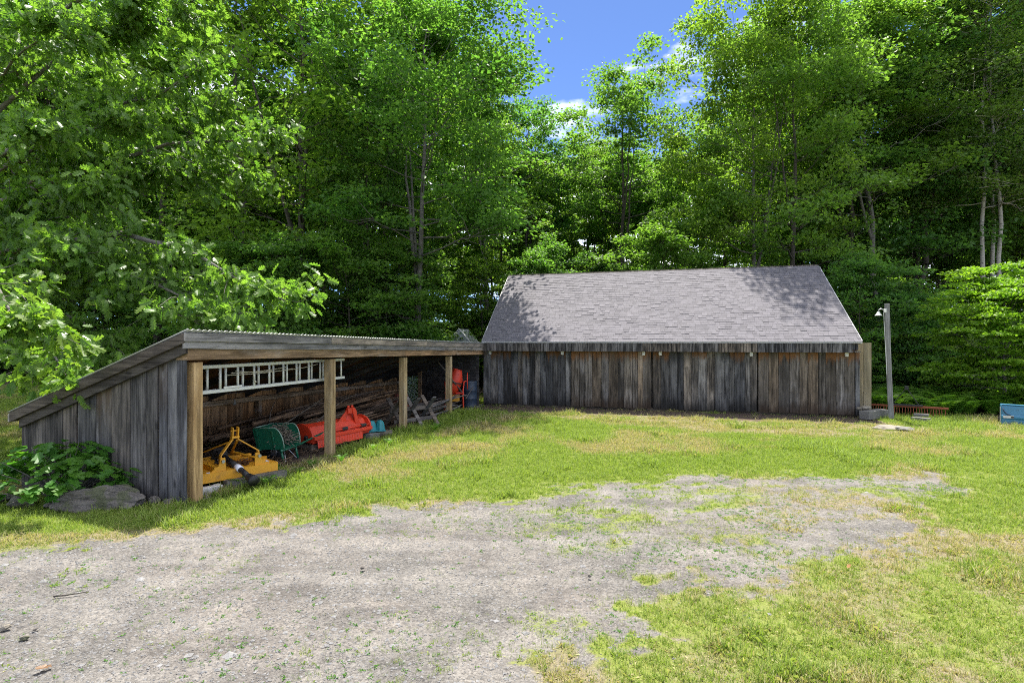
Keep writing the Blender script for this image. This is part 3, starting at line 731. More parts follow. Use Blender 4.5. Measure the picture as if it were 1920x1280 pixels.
PROTO = {
 'maple_a': tree_meshes('maple_a', M['bark'], M['leaf_maple'], seed=1, H=21, Rr=5.6, base=0.22, nl=40, per=92, sub=4, leaf=0.23),
 'maple_b': tree_meshes('maple_b', M['bark_grey'], M['leaf_maple'], seed=2, H=21, Rr=5.2, base=0.26, nl=42, per=100, sub=5, leaf=0.22, low=0.12),
 'maple_c': tree_meshes('maple_c', M['bark'], M['leaf_dark'], seed=3, H=21, Rr=5.0, base=0.30, nl=36, per=92, sub=4, leaf=0.22),
 'tall_a': tree_meshes('tall_a', M['bark_grey'], M['leaf_maple'], seed=4, H=21, Rr=3.6, base=0.36, nl=34, per=78, sub=4, leaf=0.21, low=0.15),
 'tall_b': tree_meshes('tall_b', M['bark'], M['leaf_dark'], seed=5, H=21, Rr=3.8, base=0.40, nl=34, per=78, sub=4, leaf=0.21, low=0.2),
 'birch': tree_meshes('birch', M['birch'], M['leaf_birch'], seed=6, H=21, Rr=3.2, base=0.42, nl=34, per=78, sub=6, leaf=0.13, fork=False, trunk_r=0.11),
 'sapling': tree_meshes('sapling', M['bark'], M['leaf_maple'], seed=7, H=9, Rr=2.4, base=0.12, nl=26, per=60, sub=5, leaf=0.17, fork=False, trunk_r=0.06, flat=0.6, prof_pow=0.9),
 'sapling_b': tree_meshes('sapling_b', M['bark'], M['leaf_dark'], seed=8, H=8, Rr=2.8, base=0.08, nl=28, per=60, sub=5, leaf=0.18, fork=False, trunk_r=0.06, flat=0.6, prof_pow=0.9),
}
PH = {'sapling': 9.0, 'sapling_b': 8.0}
def plant_tree(proto, name, label, px, y, H, wide=1.0, rz=None, cat='tree', group='trees of the wood behind the sheds'):
    x = (px - 960) / 1050.0 * y
    s = H / PH.get(proto, 21.0)
    t = thing(name, label, cat, (x, y, -0.08), R.uniform(0, 6.28) if rz is None else rz, group)
    t.scale = (s * wide, s * wide, s)
    link('trunk', PROTO[proto][0], t); link('crown', PROTO[proto][1], t)
    return t
TREES = [
 ('maple_a', 'maple_tree', 'tall broad maple whose dark forked trunk rises behind the ladder end of the open shed', 572, 27.5, 23.5, 1.12),
 ('maple_b', 'maple_tree', 'big maple rooted behind the far posts, its crown rounding down to the blue sky', 778, 24.8, 17.8, 1.10),
 ('tall_b', 'maple_tree', 'thin dark maple between the two biggest maples behind the open shed', 690, 25.5, 15.0, 0.85),
 ('tall_a', 'maple_tree', 'slim tall maple with high leaves just behind the oak branch tips', 470, 30.0, 25.0, 1.15),
 ('maple_c', 'maple_tree', 'dark maple showing through the middle of the oak foliage', 300, 34.5, 27.0, 1.1),
 ('maple_a', 'maple_tree', 'wide maple in shade behind the lower left oak branches and the lawn strip', 95, 38.0, 27.0, 1.1),
 ('tall_b', 'maple_tree', 'narrow maple at the far left edge beyond the sunny lawn strip', -70, 37.0, 27.0, 1.1),
 ('tall_b', 'maple_tree', 'tall maple whose top shows above the big rounded maple, left of the sky', 725, 37.0, 27.5, 1.25),
 ('tall_a', 'maple_tree', 'slender maple with a bare lower trunk just left of the barn roof end', 918, 33.0, 18.2, 1.0),
 ('tall_b', 'maple_tree', 'small yellow green maple at the lowest skyline above the left barn ridge end', 985, 38.0, 18.6, 1.0),
 ('sapling', 'young_maple', 'pale green young maple with flat sprays peeping over the left end of the barn ridge', 1035, 29.5, 7.6, 1.0),
 ('tall_b', 'maple_tree', 'greyish green slender tree on the right flank of the sky gap', 1165, 36.5, 19.8, 1.1),
 ('tall_a', 'maple_tree', 'thin bare stemmed tree standing low in the gap behind the barn ridge', 1098, 43.0, 17.8, 1.0),
 ('maple_b', 'maple_tree', 'bright maple with a tall sunlit crown behind the middle of the barn roof', 1412, 30.2, 20.4, 0.84),
 ('sapling', 'young_maple', 'yellow green young maple with layered sprays just above the middle of the barn ridge', 1245, 28.6, 8.6, 1.15),
 ('maple_c', 'maple_tree', 'dark maple with long limbs reaching right, behind the right part of the barn roof', 1484, 28.6, 19.4, 0.95),
 ('tall_b', 'maple_tree', 'dark topped maple whose crown closes the skyline above the right barn gable', 1598, 33.5, 22.2, 1.2),
 ('tall_a', 'maple_tree', 'maple with paired dark trunks above the wooden lamp pole', 1648, 31.0, 21.2, 1.1),
 ('maple_c', 'maple_tree', 'thick trunked dark maple between the lamp pole and the white birches', 1735, 35.0, 25.5, 1.05),
 ('birch', 'birch_tree', 'white birch on the left of the three, with the straightest pale trunk', 1843, 32.0, 25.0, 1.15),
 ('birch', 'birch_tree', 'white birch in the middle of the three, behind the layered bright green tree', 1872, 33.5, 26.5, 1.1),
 ('birch', 'birch_tree', 'white birch on the right of the three, leaning towards the picture edge', 1893, 31.0, 25.0, 1.1),
 ('tall_a', 'maple_tree', 'leafy maple at the far right edge behind the birches', 1985, 35.0, 26.5, 1.2),
 ('sapling_b', 'young_maple', 'bushy dark young maple filling the shade between the barn gable and the lamp pole', 1610, 25.0, 6.0, 1.1),
 ('sapling_b', 'young_maple', 'low dark young maple behind the ferns and the rusty rake', 1700, 24.5, 4.6, 1.0),
 ('sapling', 'young_maple', 'green young maple behind the second post of the open shed', 655, 23.5, 7.2, 1.25),
 ('sapling_b', 'young_maple', 'dark bushy young maple behind the front beam between the last two posts', 728, 25.0, 6.4, 1.2),
 ('sapling', 'young_maple', 'leafy young maple tucked beside the left end of the barn roof', 905, 30.0, 7.0, 1.0),
 ('sapling_b', 'young_maple', 'shaded young maple below the oak branch tips behind the shed roof', 505, 24.0, 6.6, 1.3),
 ('sapling_b', 'young_maple', 'dark young maple beyond the low shed end, at the edge of the lawn strip', 170, 31.0, 6.6, 1.3),
]
for pr_, nm_, lb_, px_, y_, h_, w_ in TREES:
    plant_tree(pr_, nm_, lb_, px_, y_, h_, w_)

# the far wood: nobody can count it
def forest_proto(seed, **kw):
    (tv, tf), (lv, lf, tint) = gen_tree(seed, **kw)
    tri = np.concatenate([tf[:, [0, 1, 2]], tf[:, [0, 2, 3]]])
    V = np.concatenate([tv, lv]); Fc = np.concatenate([tri, lf + len(tv)])
    return V, Fc, np.concatenate([np.ones(len(tri), int), np.zeros(len(lf), int)]), np.concatenate([np.full(len(tri), 0.5), tint])
fr = np.random.default_rng(21)
fx = []; fy = []; fh = []
for row, (yy, n) in enumerate(((41, 20), (48, 22), (57, 24), (68, 28))):
    for i in range(n):
        x = (i / (n - 1) * 2 - 1) * yy * 1.25 + fr.normal(0, 1.2); y = yy + fr.normal(0, 1.6)
        px = 960 + x / y * 1050
        h = fr.uniform(19, 25)
        if 850 < px < 1290: h = min(h, fr.uniform(0.86, 1.0) * (EYE + (640 - 270) / 1050 * y))
        fx.append(x); fy.append(y); fh.append(h / 21)
fx, fy, fh = map(np.array, (fx, fy, fh))
scatter('far_wood', 'dense leafy wood far behind the sheds', [
    forest_proto(31, H=21, Rr=4.2, base=0.2, nl=30, per=52, sub=6, leaf=0.32, low=0.15), forest_proto(32, H=21, Rr=3.7, base=0.3, nl=28, per=52, sub=6, leaf=0.31, low=0.25), forest_proto(33, H=21, Rr=4.6, base=0.16, nl=32, per=48, sub=6, leaf=0.32)],
    np.column_stack([fx, fy, np.full(len(fx), -0.2)]), fr.uniform(0, 6.28, len(fx)), fh, fr.integers(0, 3, len(fx)), [M['leaf_maple'], M['bark']])
# bushes and seedlings on the forest floor
ux = []; uy = []; us = []
for i in range(430):
    y = fr.uniform(24.5, 44); x = fr.uniform(-1.15, 1.15) * y
    if x < -12 and y < 34: continue
    if abs(x + 2.35 * y / 26.2) < 1.6 and y < 29: continue
    a_, b_ = to_frame(x, y)
    if -1.5 < a_ < 14.5 and b_ < 10: continue
    if -5.5 < a_ < 1 and b_ < 1: continue
    ux.append(x); uy.append(y); us.append(fr.uniform(0.35, 1.0))
for x, y, s_ in ((14.0, 22.5, .4), (15.5, 24.5, .6), (17.8, 24.5, .6), (21.5, 23.5, .6), (13.3, 24.0, .6)): ux.append(x); uy.append(y); us.append(s_)
ux, uy, us = map(np.array, (ux, uy, us))
scatter('undergrowth', 'shaded bushes and seedlings along the edge of the wood', [
    forest_proto(41, H=4.2, Rr=1.9, base=0.06, nl=16, per=46, sub=4, leaf=0.17, fork=False, trunk_r=0.03, flat=0.45, crc=0.2), forest_proto(42, H=3.4, Rr=2.2, base=0.05, nl=16, per=46, sub=4, leaf=0.18, fork=False, trunk_r=0.03, flat=0.4, crc=0.2)],
    np.column_stack([ux, uy, np.full(len(ux), -0.05)]), fr.uniform(0, 6.28, len(ux)), us, fr.integers(0, 2, len(ux)), [M['leaf_maple'], M['bark']])

# ---- lobed leaf used by the oak and the shrub
def lobed_leaf(lobes, depth, width, tip=1.0, fold=0.10):
    """one leaf along +x, length 1, facing +z; returns verts, tris"""
    side = []
    m = lobes
    for i in range(m):
        t0 = (i + 0.15) / m; t1 = (i + 0.62) / m
        env = math.sin(math.pi * min(0.97, 0.12 + 0.80 * t1)) ** 0.8
        side.append((t0, width * 0.5 * env * (1 - depth))); side.append((min(t1 + 0.13, 0.97), width * 0.5 * env))
    V = [(0, 0, 0)] + [(x, y, y * fold * 2) for x, y in side] + [(tip, 0, -0.06)] + [(x, -y, y * fold * 2) for x, y in side[::-1]]
    k = len(side); Fc = []
    mid = len(V); V.append((0.45, 0, -0.02))
    n = mid
    for i in range(n): Fc.append((mid, i, (i + 1) % n))
    return np.array(V, float), np.array([(a, c, b) for a, b, c in Fc])
def place_leaves(LV, LF, C, tip, nrm, L):
    nrm = unit(nrm - tip * np.sum(nrm * tip, 1, keepdims=True)); s = np.cross(nrm, tip)
    V = C[:, None] + L[:, None, None] * (tip[:, None] * LV[None, :, :1] + s[:, None] * LV[None, :, 1:2] + nrm[:, None] * LV[None, :, 2:3])
    return V.reshape(-1, 3), (np.arange(len(C))[:, None, None] * len(LV) + LF[None]).reshape(-1, 3)
def leaves_as_parts(parent, root, proto_me, C, tip, nrm, L):
    """the leaves that show largest, each an object of its own"""
    for c, t, nr, l in zip(C, tip, nrm, L):
        t = Vector(t); nr = Vector(nr); nr = (nr - t * nr.dot(t)).normalized(); s = nr.cross(t)
        o = link('leaf', proto_me, parent)
        o.matrix_local = Matrix(((t.x * l, s.x * l, nr.x * l, c[0]), (t.y * l, s.y * l, nr.y * l, c[1]), (t.z * l, s.z * l, nr.z * l, c[2]), (0, 0, 0, 1)))

# ---- the oak whose branches hang in from the left
def build_oak():
    rng = np.random.default_rng(77)
    root = np.array([-14.8, 14.2, 0.0])
    t = thing('oak_tree', 'near oak reaching its big lobed leaves in from the left over the low shed roof', 'tree', tuple(root), 0)
    tz = np.linspace(0, 1, 10)[:, None]
    tp = np.array([[0, 0, -0.1]]) + np.array([[0.4, 0.2, 13.5]]) * tz + np.cumsum(rng.normal(0, 0.06, (10, 3)), 0) * tz
    tubes = [np_tube(tp, 0.34 * (1 - 0.8 * tz[:, 0]), 10)]
    def P(px, py, y): return np.array([(px - 960) / 1050.0 * y, y, EYE + (640 - py) / 1050.0 * y]) - root
    limbs = []   # (start height, tip, drop of the tip, density)
    for px, py, y, h, q in ((525, 560, 8.6, 3.6, 1.0), (440, 590, 8.3, 3.4, 1.0), (360, 600, 8.8, 3.2, 1.0), (495, 265, 9.2, 4.6, 1.0), (455, 330, 9.6, 4.4, 1.0), (375, 130, 9.0, 5.5, 1.0), (350, 40, 9.6, 6.2, 1.1),
                            (365, -60, 9.2, 7.4, 1.0), (125, 705, 8.3, 2.8, 0.8), (60, 610, 7.4, 2.9, 1.0), (200, 640, 8.6, 3.0, 0.7), (280, 430, 10.2, 4.2, 1.0), (190, 360, 8.0, 4.4, 1.2), (120, 470, 7.4, 3.6, 1.2), (230, 230, 8.6, 5.2, 1.2),
                            (60, 250, 7.6, 5.0, 1.2), (290, 320, 9.6, 4.6, 1.2), (30, 400, 8.4, 4.0, 1.2), (100, 60, 8.2, 6.6, 1.1), (240, 60, 9.6, 6.4, 1.1), (20, 520, 9.6, 3.4, 1.0), (230, 510, 9.0, 3.6, 0.9), (330, 480, 10.4, 3.8, 0.8),
                            (160, 150, 10.5, 6.0, 0.6), (20, 130, 9.5, 6.0, 1.0), (400, 200, 10.4, 5.4, 0.7)):
        y = y * (1.52 if py < 520 else 1.3) if px > 130 or py < 560 else y * 1.1
        limbs.append((P(px, py, y), h * 1.1, q))
    for i in range(20):    # the rest of the crown, beyond the picture edge
        az = rng.uniform(0, 6.28); h = rng.uniform(3.2, 11.5); r = 6.0 * math.sin(math.pi * min(0.95, 0.2 + h / 15))
        tipp = np.array([math.cos(az) * r, math.sin(az) * r, h + r * 0.15])
        if tipp[1] > 1.5 or tipp[0] > 3.5 or (tipp[0] > 1 and tipp[1] < -3): continue
        limbs.append((tipp, h, 0.7))
    C = []; T = []; NR = []; CL = []
    for tipp, h, q in limbs:
        s0 = np.array([np.interp(h, tp[:, 2], tp[:, i]) for i in range(3)]); u = np.linspace(0, 1, 10)[:, None]
        d = tipp - s0; L = np.linalg.norm(d)
        arch = np.array([0, 0, 1.0]) * (np.sin(np.pi * u) * 0.10 * L)
        pts = s0 + d * u + arch + np.cumsum(rng.normal(0, 0.012 * L, (10, 3)), 0) * np.sin(np.pi * u)
        tubes.append(np_tube(pts, 0.012 * L * 0.9 * (1 - 0.92 * u[:, 0]) + 0.003, 6))
        dirn = d / L; lat = unit(np.cross(dirn, [0, 0, 1.0]))
        ns = int(30 * q * min(1.2, L / 6))
        for k in range(ns):
            uu = 1 - rng.uniform(0, 1) ** 1.35 * 0.62 if k > 1 else 1.0
            b0 = np.array([np.interp(uu, u[:, 0], pts[:, j]) for j in range(3)])
            sd = unit(dirn * rng.uniform(0.3, 1.0) + lat * rng.normal(0, 0.75) + np.array([0, 0, rng.normal(0.0, 0.28)]))
            ln = rng.uniform(0.4, 1.5) * (1.15 - 0.45 * uu); b1 = b0 + sd * ln + np.array([0, 0, -0.10 * ln])
            tubes.append(np_tube(np.stack([b0, (b0 + b1) / 2 + rng.normal(0, 0.05, 3), b1]), [0.011, 0.007, 0.003], 4))
            n = int(rng.integers(20, 35))
            tt = rng.uniform(0.25, 1.08, (n, 1)); c = b0 + (b1 - b0) * tt + rng.normal(0, 0.13, (n, 3)) * np.array([1, 1, 0.7])
            tip_ = unit(sd * 0.6 + rng.normal(0, 0.6, (n, 3)) + np.array([0, 0, -0.75])); nr = unit(np.array([0.0, -0.15, 0.6]) + rng.normal(0, 0.6, (n, 3)))
            C.append(c); T.append(tip_); NR.append(nr); CL.append(np.full(n, rng.normal(0, 0.12)))
    C = np.concatenate(C); T = np.concatenate(T); NR = np.concatenate(NR); CL = np.concatenate(CL)
    L = rng.uniform(0.13, 0.245, len(C)); tint = np.clip(rng.normal(0.5, 0.2, len(C)) + CL, 0, 1)
    tv, tf = join_tubes(tubes)
    link('trunk', mesh_np('trunk', tv, [tf], [M['bark_grey']], smooth=True), t)
    LV, LF = lobed_leaf(4, 0.62, 0.74)
    w = C + root; px = 960 + w[:, 0] / w[:, 1] * 1050; py = 640 - (w[:, 2] - EYE) / w[:, 1] * 1050
    vis = (px > 5) & (px < 700) & (py > 5) & (py < 780); order = np.argsort(np.where(vis, w[:, 1] / L, 1e9))[:300]
    mask = np.ones(len(C), bool); mask[order] = False
    lv, lf = place_leaves(LV, LF, C[mask], T[mask], NR[mask], L[mask])
    o = link('foliage', mesh_np('foliage', lv, [lf], [M['leaf_oak']], attrs={'tint': ('FLOAT', 'FACE', np.repeat(tint[mask], len(LF)))}), t); o['kind'] = 'stuff'
    pm = mesh_np('leaf', LV, [LF], [M['leaf_oak']], attrs={'tint': ('FLOAT', 'FACE', np.full(len(LF), 0.45))})
    leaves_as_parts(t, root, pm, C[order], T[order], NR[order], L[order])
build_oak()

# ---- bright layered tree at the right
def build_layered():
    x, y = (1882 - 960) / 1050 * 19.3, 19.3
    t = thing('layered_tree', 'bright green small tree with flat tiered branches at the right edge above the ferns', 'tree', (x, y, -0.05), 0.4)
    (tv, tf), (lv, lf, tint) = gen_tree(55, H=4.3, Rr=2.25, base=0.10, nl=46, leaf=0.125, per=95, sub=5, flat=0.30, crc=0.15, fork=False, trunk_r=0.06, low=0.1, prof_pow=1.2, top=1.25)
    link('trunk', mesh_np('trunk', tv, [tf], [M['bark_grey']], smooth=True), t)
    link('crown', mesh_np('crown', lv, [lf], [M['leaf_layer']], attrs={'tint': ('FLOAT', 'FACE', tint)}), t)
build_layered()

# ---- ferns
def fern(rng, n=9, L=0.75):
    V = []; Fc = []; T = []
    for i in range(n):
        a = 2 * math.pi * i / n + rng.normal(0, 0.3); ln = L * rng.uniform(0.7, 1.15); dx, dy = math.cos(a), math.sin(a); m = 11
        ax = lambda s: np.array([dx * ln * s * 0.75, dy * ln * s * 0.75, ln * (1.55 * s - 0.95 * s * s)])
        tt = rng.uniform(0, 1)
        for j in range(1, m):
            s = j / m; p = ax(s); w = 0.17 * ln / 0.75 * math.sin(math.pi * (0.12 + 0.86 * s)) ** 0.8; fw = ln / m * 0.42; q = ax(min(1, s + 0.05)) - p; q /= np.linalg.norm(q)
            for sg in (-1, 1):
                e = p + sg * np.array([-dy, dx, 0]) * w + q * w * 0.35 + np.array([0, 0, -0.10 * w]); k = len(V)
                V += [tuple(p - q * fw), tuple(p + q * fw), tuple(e)]; Fc.append((k, k + 1, k + 2) if sg > 0 else (k, k + 2, k + 1)); T.append(tt)
    return np.array(V), np.array(Fc), np.zeros(len(Fc), int), np.array(T)
fe = np.random.default_rng(8); fxx = []; fyy = []; fss = []
for i in range(330):
    x = fe.uniform(11.9, 21.5); y = fe.uniform(17.8, 21.8)
    a_, b_ = to_frame(x, y)
    if a_ < 12.95 or (x < 14.2 and y < 18.55 - 0.765 * (x - 11.75) + 0.45) or (x > 15.6 and y < 18.6 and fe.uniform() < .4): continue
    fxx.append(x); fyy.append(y); fss.append(fe.uniform(0.85, 1.5))
for px_, py_ in ((402, 905), (418, 900), (446, 905), (470, 896), (500, 902), (515, 880), (585, 868), (600, 866), (640, 858), (700, 836), (730, 826), (815, 800), (820, 795), (560, 880)):
    x, y = G(px_ , py_ + 8); fxx.append(x); fyy.append(y); fss.append(fe.uniform(0.22, 0.38))
fn_ = len(fxx)
scatter('ferns', 'bed of bright green ferns beside the barn and along the shed front', [fern(fe) for _ in range(4)], np.column_stack([fxx, fyy, np.zeros(fn_)]), fe.uniform(0, 6.28, fn_), np.array(fss), fe.integers(0, 4, fn_), [M['leaf_fern']])

# ---- broad leaved shrub by the end wall
def build_shrub():
    rng = np.random.default_rng(15); x, y = -6.85, 8.60
    t = thing('shrub', 'broad leaved green shrub growing against the plank end wall of the low shed', 'shrub', (x, y, 0), 0)
    tubes = []; C = []; T = []; NR = []
    for s in range(46):
        a = rng.uniform(0, 6.28); r = 1.15 * math.sqrt(rng.uniform(0.02, 1)); zt = 0.86 * (1 - (r / 1.5) ** 2) * rng.uniform(0.72, 1.05) + 0.04
        e = np.array([math.cos(a) * r, math.sin(a) * r * 0.62, zt]); tubes.append(np_tube(np.stack([e * [0.15, 0.15, 0], e * [0.6, 0.6, 0.65], e]), [0.010, 0.008, 0.004], 5))
        n = int(rng.integers(8, 14)); out = unit(np.array([e[0], e[1], 0.0]) + 1e-6); az = rng.uniform(0, 6.28, n)
        o2 = np.stack([np.cos(az), np.sin(az), np.zeros(n)], -1)
        C.append(e + o2 * rng.uniform(0.02, 0.13, (n, 1)) + np.array([0, 0, 1]) * rng.uniform(-0.20, 0.03, (n, 1))); T.append(unit(o2 * 0.9 + out * 0.4 + np.array([0, 0, -0.35]) + rng.normal(0, 0.15, (n, 3)))); NR.append(unit(np.array([0, 0, 1.0]) + out * 0.25 + rng.normal(0, 0.22, (n, 3))))
    C = np.concatenate(C); T = np.concatenate(T); NR = np.concatenate(NR); L = rng.uniform(0.13, 0.23, len(C))
    tv, tf = join_tubes(tubes); link('stem', mesh_np('stem', tv, [tf], [M['bark_grey']]), t)
    LV, LF = lobed_leaf(3, 0.42, 0.85)
    score = (C[:, 2] * 1.2 - C[:, 1]) + L * 2; order = np.argsort(-score)[:260]; mask = np.ones(len(C), bool); mask[order] = False
    lv, lf = place_leaves(LV, LF, C[mask], T[mask], NR[mask], L[mask])
    o = link('foliage', mesh_np('foliage', lv, [lf], [M['leaf_shrub']], attrs={'tint': ('FLOAT', 'FACE', np.repeat(rng.uniform(0.1, 0.8, mask.sum()), len(LF)))}), t); o['kind'] = 'stuff'
    pm = mesh_np('leaf', LV, [LF], [M['leaf_shrub']], attrs={'tint': ('FLOAT', 'FACE', np.full(len(LF), 0.5))})
    leaves_as_parts(t, None, pm, C[order], T[order], NR[order], L[order])
build_shrub()

# ------------------------------------------------------------------ the plank barn
EAVE_Z, RIDGE_Z, RIDGE_Y, EAVE_Y, SKEW = 2.40, 5.31, 4.0, -0.35, -0.22
BARN_L, BARN_D = 12.66, 8.0
barn = thing_f('plank_barn', 'weathered plank barn with sliding doors and a grey shingled roof', 'barn', 0, 0)
def roof_pt(x, s, off=0.0):
    """s: 0 at the eave, 1 at the ridge of the front slope"""
    ny, nz_ = -(RIDGE_Z - EAVE_Z), (RIDGE_Y - EAVE_Y); l = math.hypot(ny, nz_)
    return Vector((x + SKEW * s, EAVE_Y + (RIDGE_Y - EAVE_Y) * s + ny / l * off, EAVE_Z + (RIDGE_Z - EAVE_Z) * s + nz_ / l * off))
SL = math.hypot(RIDGE_Y - EAVE_Y, RIDGE_Z - EAVE_Z)
# roof deck, both slopes, with thickness
mb = MB()
def slab4(a, b, c, d, th):
    n = (b - a).cross(d - a).normalized() * th
    mb.add([a, b, c, d, a - n, b - n, c - n, d - n], [(0,1,2,3),(7,6,5,4),(0,4,5,1),(1,5,6,2),(2,6,7,3),(3,7,4,0)])
slab4(roof_pt(0.10, 0.0), roof_pt(12.60, 0.0), roof_pt(12.60, 1), roof_pt(0.10, 1), 0.10)
bk = [Vector((0.10 + SKEW, RIDGE_Y + 0.002, RIDGE_Z)), Vector((12.60 + SKEW, RIDGE_Y + 0.002, RIDGE_Z)), Vector((12.60, BARN_D + 0.35, EAVE_Z)), Vector((0.10, BARN_D + 0.35, EAVE_Z))]
slab4(bk[1], bk[0], bk[3], bk[2], 0.10)
roof = mb.build('roof', M['fascia_dark'], barn)
# shingles, course by course
NC = 35; ch = SL / NC; x0s, x1s = 0.06, 12.64
pieces = []
for c in range(NC):
    x = x0s - R.uniform(0, 0.3)
    while x < x1s:
        w = R.choice((0.13, 0.17, 0.21, 0.26)) * R.uniform(0.9, 1.1); a, b = max(x, x0s), min(x + w, x1s)
        if b - a > 0.03: pieces.append((c, a, b, R.choice((0.004, 0.006, 0.010, 0.015)), R.choice((0.25, 0.45, 0.6, 0.7)) + R.uniform(-.1, .1)))
        x += w
def shingle_geo(c, a, b, th):
    s0 = (c * ch) / SL - (0.006 if c == 0 else 0.0); s1 = min(((c + 1.25) * ch) / SL, 1.0); g = 0.0025
    P = [roof_pt(a + g, s0, 0.0015), roof_pt(b - g, s0, 0.0015), roof_pt(b - g, s0, 0.010 + th), roof_pt(a + g, s0, 0.010 + th), roof_pt(a + g, s1, 0.0105), roof_pt(b - g, s1, 0.0105)]
    return P, [(0, 1, 2, 3), (3, 2, 5, 4), (0, 3, 4), (1, 5, 2)]
def shown(p):
    w = roof_pt((p[1] + p[2]) / 2, p[0] / NC); wx, wy = F(w.x, w.y); return (p[2] - p[1]) * 1.0 / wy
pieces.sort(key=lambda p: -shown(p))
near, rest = pieces[:300], pieces[300:]
for c, a, b, th, tn in near:
    P, Fc = shingle_geo(c, a, b, th); o0 = P[0]
    mm = MB().add([p - o0 for p in P], Fc).mesh('shingle', M['shingle'])
    at = mm.attributes.new('tint', 'FLOAT', 'FACE'); at.data.foreach_set('value', [tn] * len(Fc))
    link('shingle', mm, barn, tuple(o0))
mm = MB(); tl = []
for c, a, b, th, tn in rest:
    P, Fc = shingle_geo(c, a, b, th); mm.add(P, Fc); tl += [tn] * len(Fc)
m_ = mm.mesh('shingles', M['shingle']); at = m_.attributes.new('tint', 'FLOAT', 'FACE'); at.data.foreach_set('value', tl)
link('shingles', m_, barn)['kind'] = 'stuff'
mb = MB(); Fr = lambda x, y, z: Vector((x, y, z))
x = 0.06
while x < 12.62:       # ridge caps
    b = min(x + 0.30, 12.64)
    mb.add([Fr(x+SKEW, RIDGE_Y-0.14, RIDGE_Z-0.075), Fr(b+SKEW, RIDGE_Y-0.14, RIDGE_Z-0.083), Fr(b+SKEW, RIDGE_Y, RIDGE_Z+0.022), Fr(x+SKEW, RIDGE_Y, RIDGE_Z+0.032), Fr(b+SKEW, RIDGE_Y+0.14, RIDGE_Z-0.07), Fr(x+SKEW, RIDGE_Y+0.14, RIDGE_Z-0.06)], [(0,1,2,3),(3,2,4,5)]); x = b
m_ = mb.mesh('ridge_cap', M['shingle']); at = m_.attributes.new('tint', 'FLOAT', 'FACE'); at.data.foreach_set('value', [R.uniform(0.2, 0.6) for _ in m_.polygons])
link('ridge_cap', m_, barn)
# back slope shingles as one simple layer of courses
mb = MB(); 
for c in range(24):
    s0, s1 = c / 24, (c + 1.02) / 24
    f = lambda x, s, o: Fr(x + SKEW * (1 - s), RIDGE_Y + (BARN_D + 0.35 - RIDGE_Y) * s, RIDGE_Z + (EAVE_Z - RIDGE_Z) * s + 0.012 + o)
    mb.add([f(0.06, s0, 0), f(12.64, s0, 0), f(12.64, s1, 0.014), f(0.06, s1, 0.014), f(12.64, s1, 0), f(0.06, s1, 0)], [(0, 1, 2, 3)[::-1], (3, 2, 4, 5)[::-1]])
m_ = mb.mesh('back_shingles', M['shingle']); at = m_.attributes.new('tint', 'FLOAT', 'FACE'); at.data.foreach_set('value', [R.uniform(0.2, 0.6) for _ in m_.polygons])
link('back_shingles', m_, barn)['kind'] = 'stuff'
MB().box(0.07, 12.63, EAVE_Y - 0.024, EAVE_Y - 0.006, EAVE_Z - 0.045, EAVE_Z - 0.008).build('drip_edge', M['drip'], barn)
# rakes
for xe, sg in ((0.06, -1), (12.64, 1)):
    mb = MB(); p0, p1 = roof_pt(xe, 0.01, -0.06), roof_pt(xe, 0.995, -0.06); mb.bar(p0, p1, 0.03, 0.13, (0, 0, 1)); mb.build('rake_board', M['drip'], barn)
# fascia of short boards below the drip edge
xs = 0.09
for w in (0.20, 1.05, 0.98, 1.12, 1.30, 1.18, 1.26, 1.22, 1.20, 1.15, 0.98, 0.64):
    b = min(xs + w, 12.62)
    if b > xs + 0.1: link('fascia_board', board_mesh('fascia_board', b - xs - 0.004, 0.025, 0.30, M['fascia_dark'], 'z', 3, 0.002), barn, (xs, EAVE_Y + 0.004, EAVE_Z - 0.352))
    xs = b
MB().box(0.09, 12.6, EAVE_Y + 0.032, -0.06, EAVE_Z - 0.35, EAVE_Z - 0.30).build('soffit', M['fascia_dark'], barn)
# sliding doors: board fronts in two planes
def barn_x(px):
    k = (px - 960) / 1050.0          # (B + x u) along the wall line
    return (k * B0[1] - B0[0]) / (U[0] - k * U[1])
doors = [(906, 1071, 'plank_dark', 0.0), (1071, 1222, 'plank_brown', -0.045), (1224, 1421, 'plank_dark', 0.0), (1421, 1603, 'plank_brown', -0.045)]
labels = ['dark grey sliding door at the shed end', 'brownish sliding door with orange streaks, left of the dark gap', 'dark grey sliding door right of the dark gap', 'brownish sliding door at the lamp pole end']
for (pa, pb, mk, yo), lb in zip(doors, labels):
    a, b = barn_x(pa) + 0.012, barn_x(pb) - 0.012
    d = link('sliding_door', None, barn, (a, yo, 0)); d['label'] = lb
    MB().box(0.02, b - a - 0.02, 0.028, 0.05, 0.12, 2.12).build('door_back', M['plank_dark'], d)
    x = 0.0; W_ = b - a
    while x < W_ - 0.02:
        w = R.choice((0.17, 0.21, 0.25, 0.29, 0.32)) * R.uniform(0.92, 1.08)
        if W_ - x - w < 0.12: w = W_ - x
        zb = 0.055 + R.uniform(-0.012, 0.018)
        link('board', board_mesh('board', w - R.uniform(0.007, 0.016), 0.026, 2.10 - zb, M[mk], 'z', 8, 0.003), d, (x, R.uniform(-0.009, 0.004), zb)); x += w
for px in (920, 1055, 1207, 1238, 1408, 1586):
    x = barn_x(px); mb = MB().box(x - 0.05, x + 0.05, -0.105, -0.055, 1.915, 2.045).box(x - 0.035, x + 0.035, -0.135, -0.106, 1.93, 1.975)
    mb.build('door_guide', M['white'], barn, bevel=0.006)
MB().box(0.02, BARN_L - 0.02, 0.06, 0.14, 2.13, 2.36).build('door_header', M['fascia_dark'], barn)
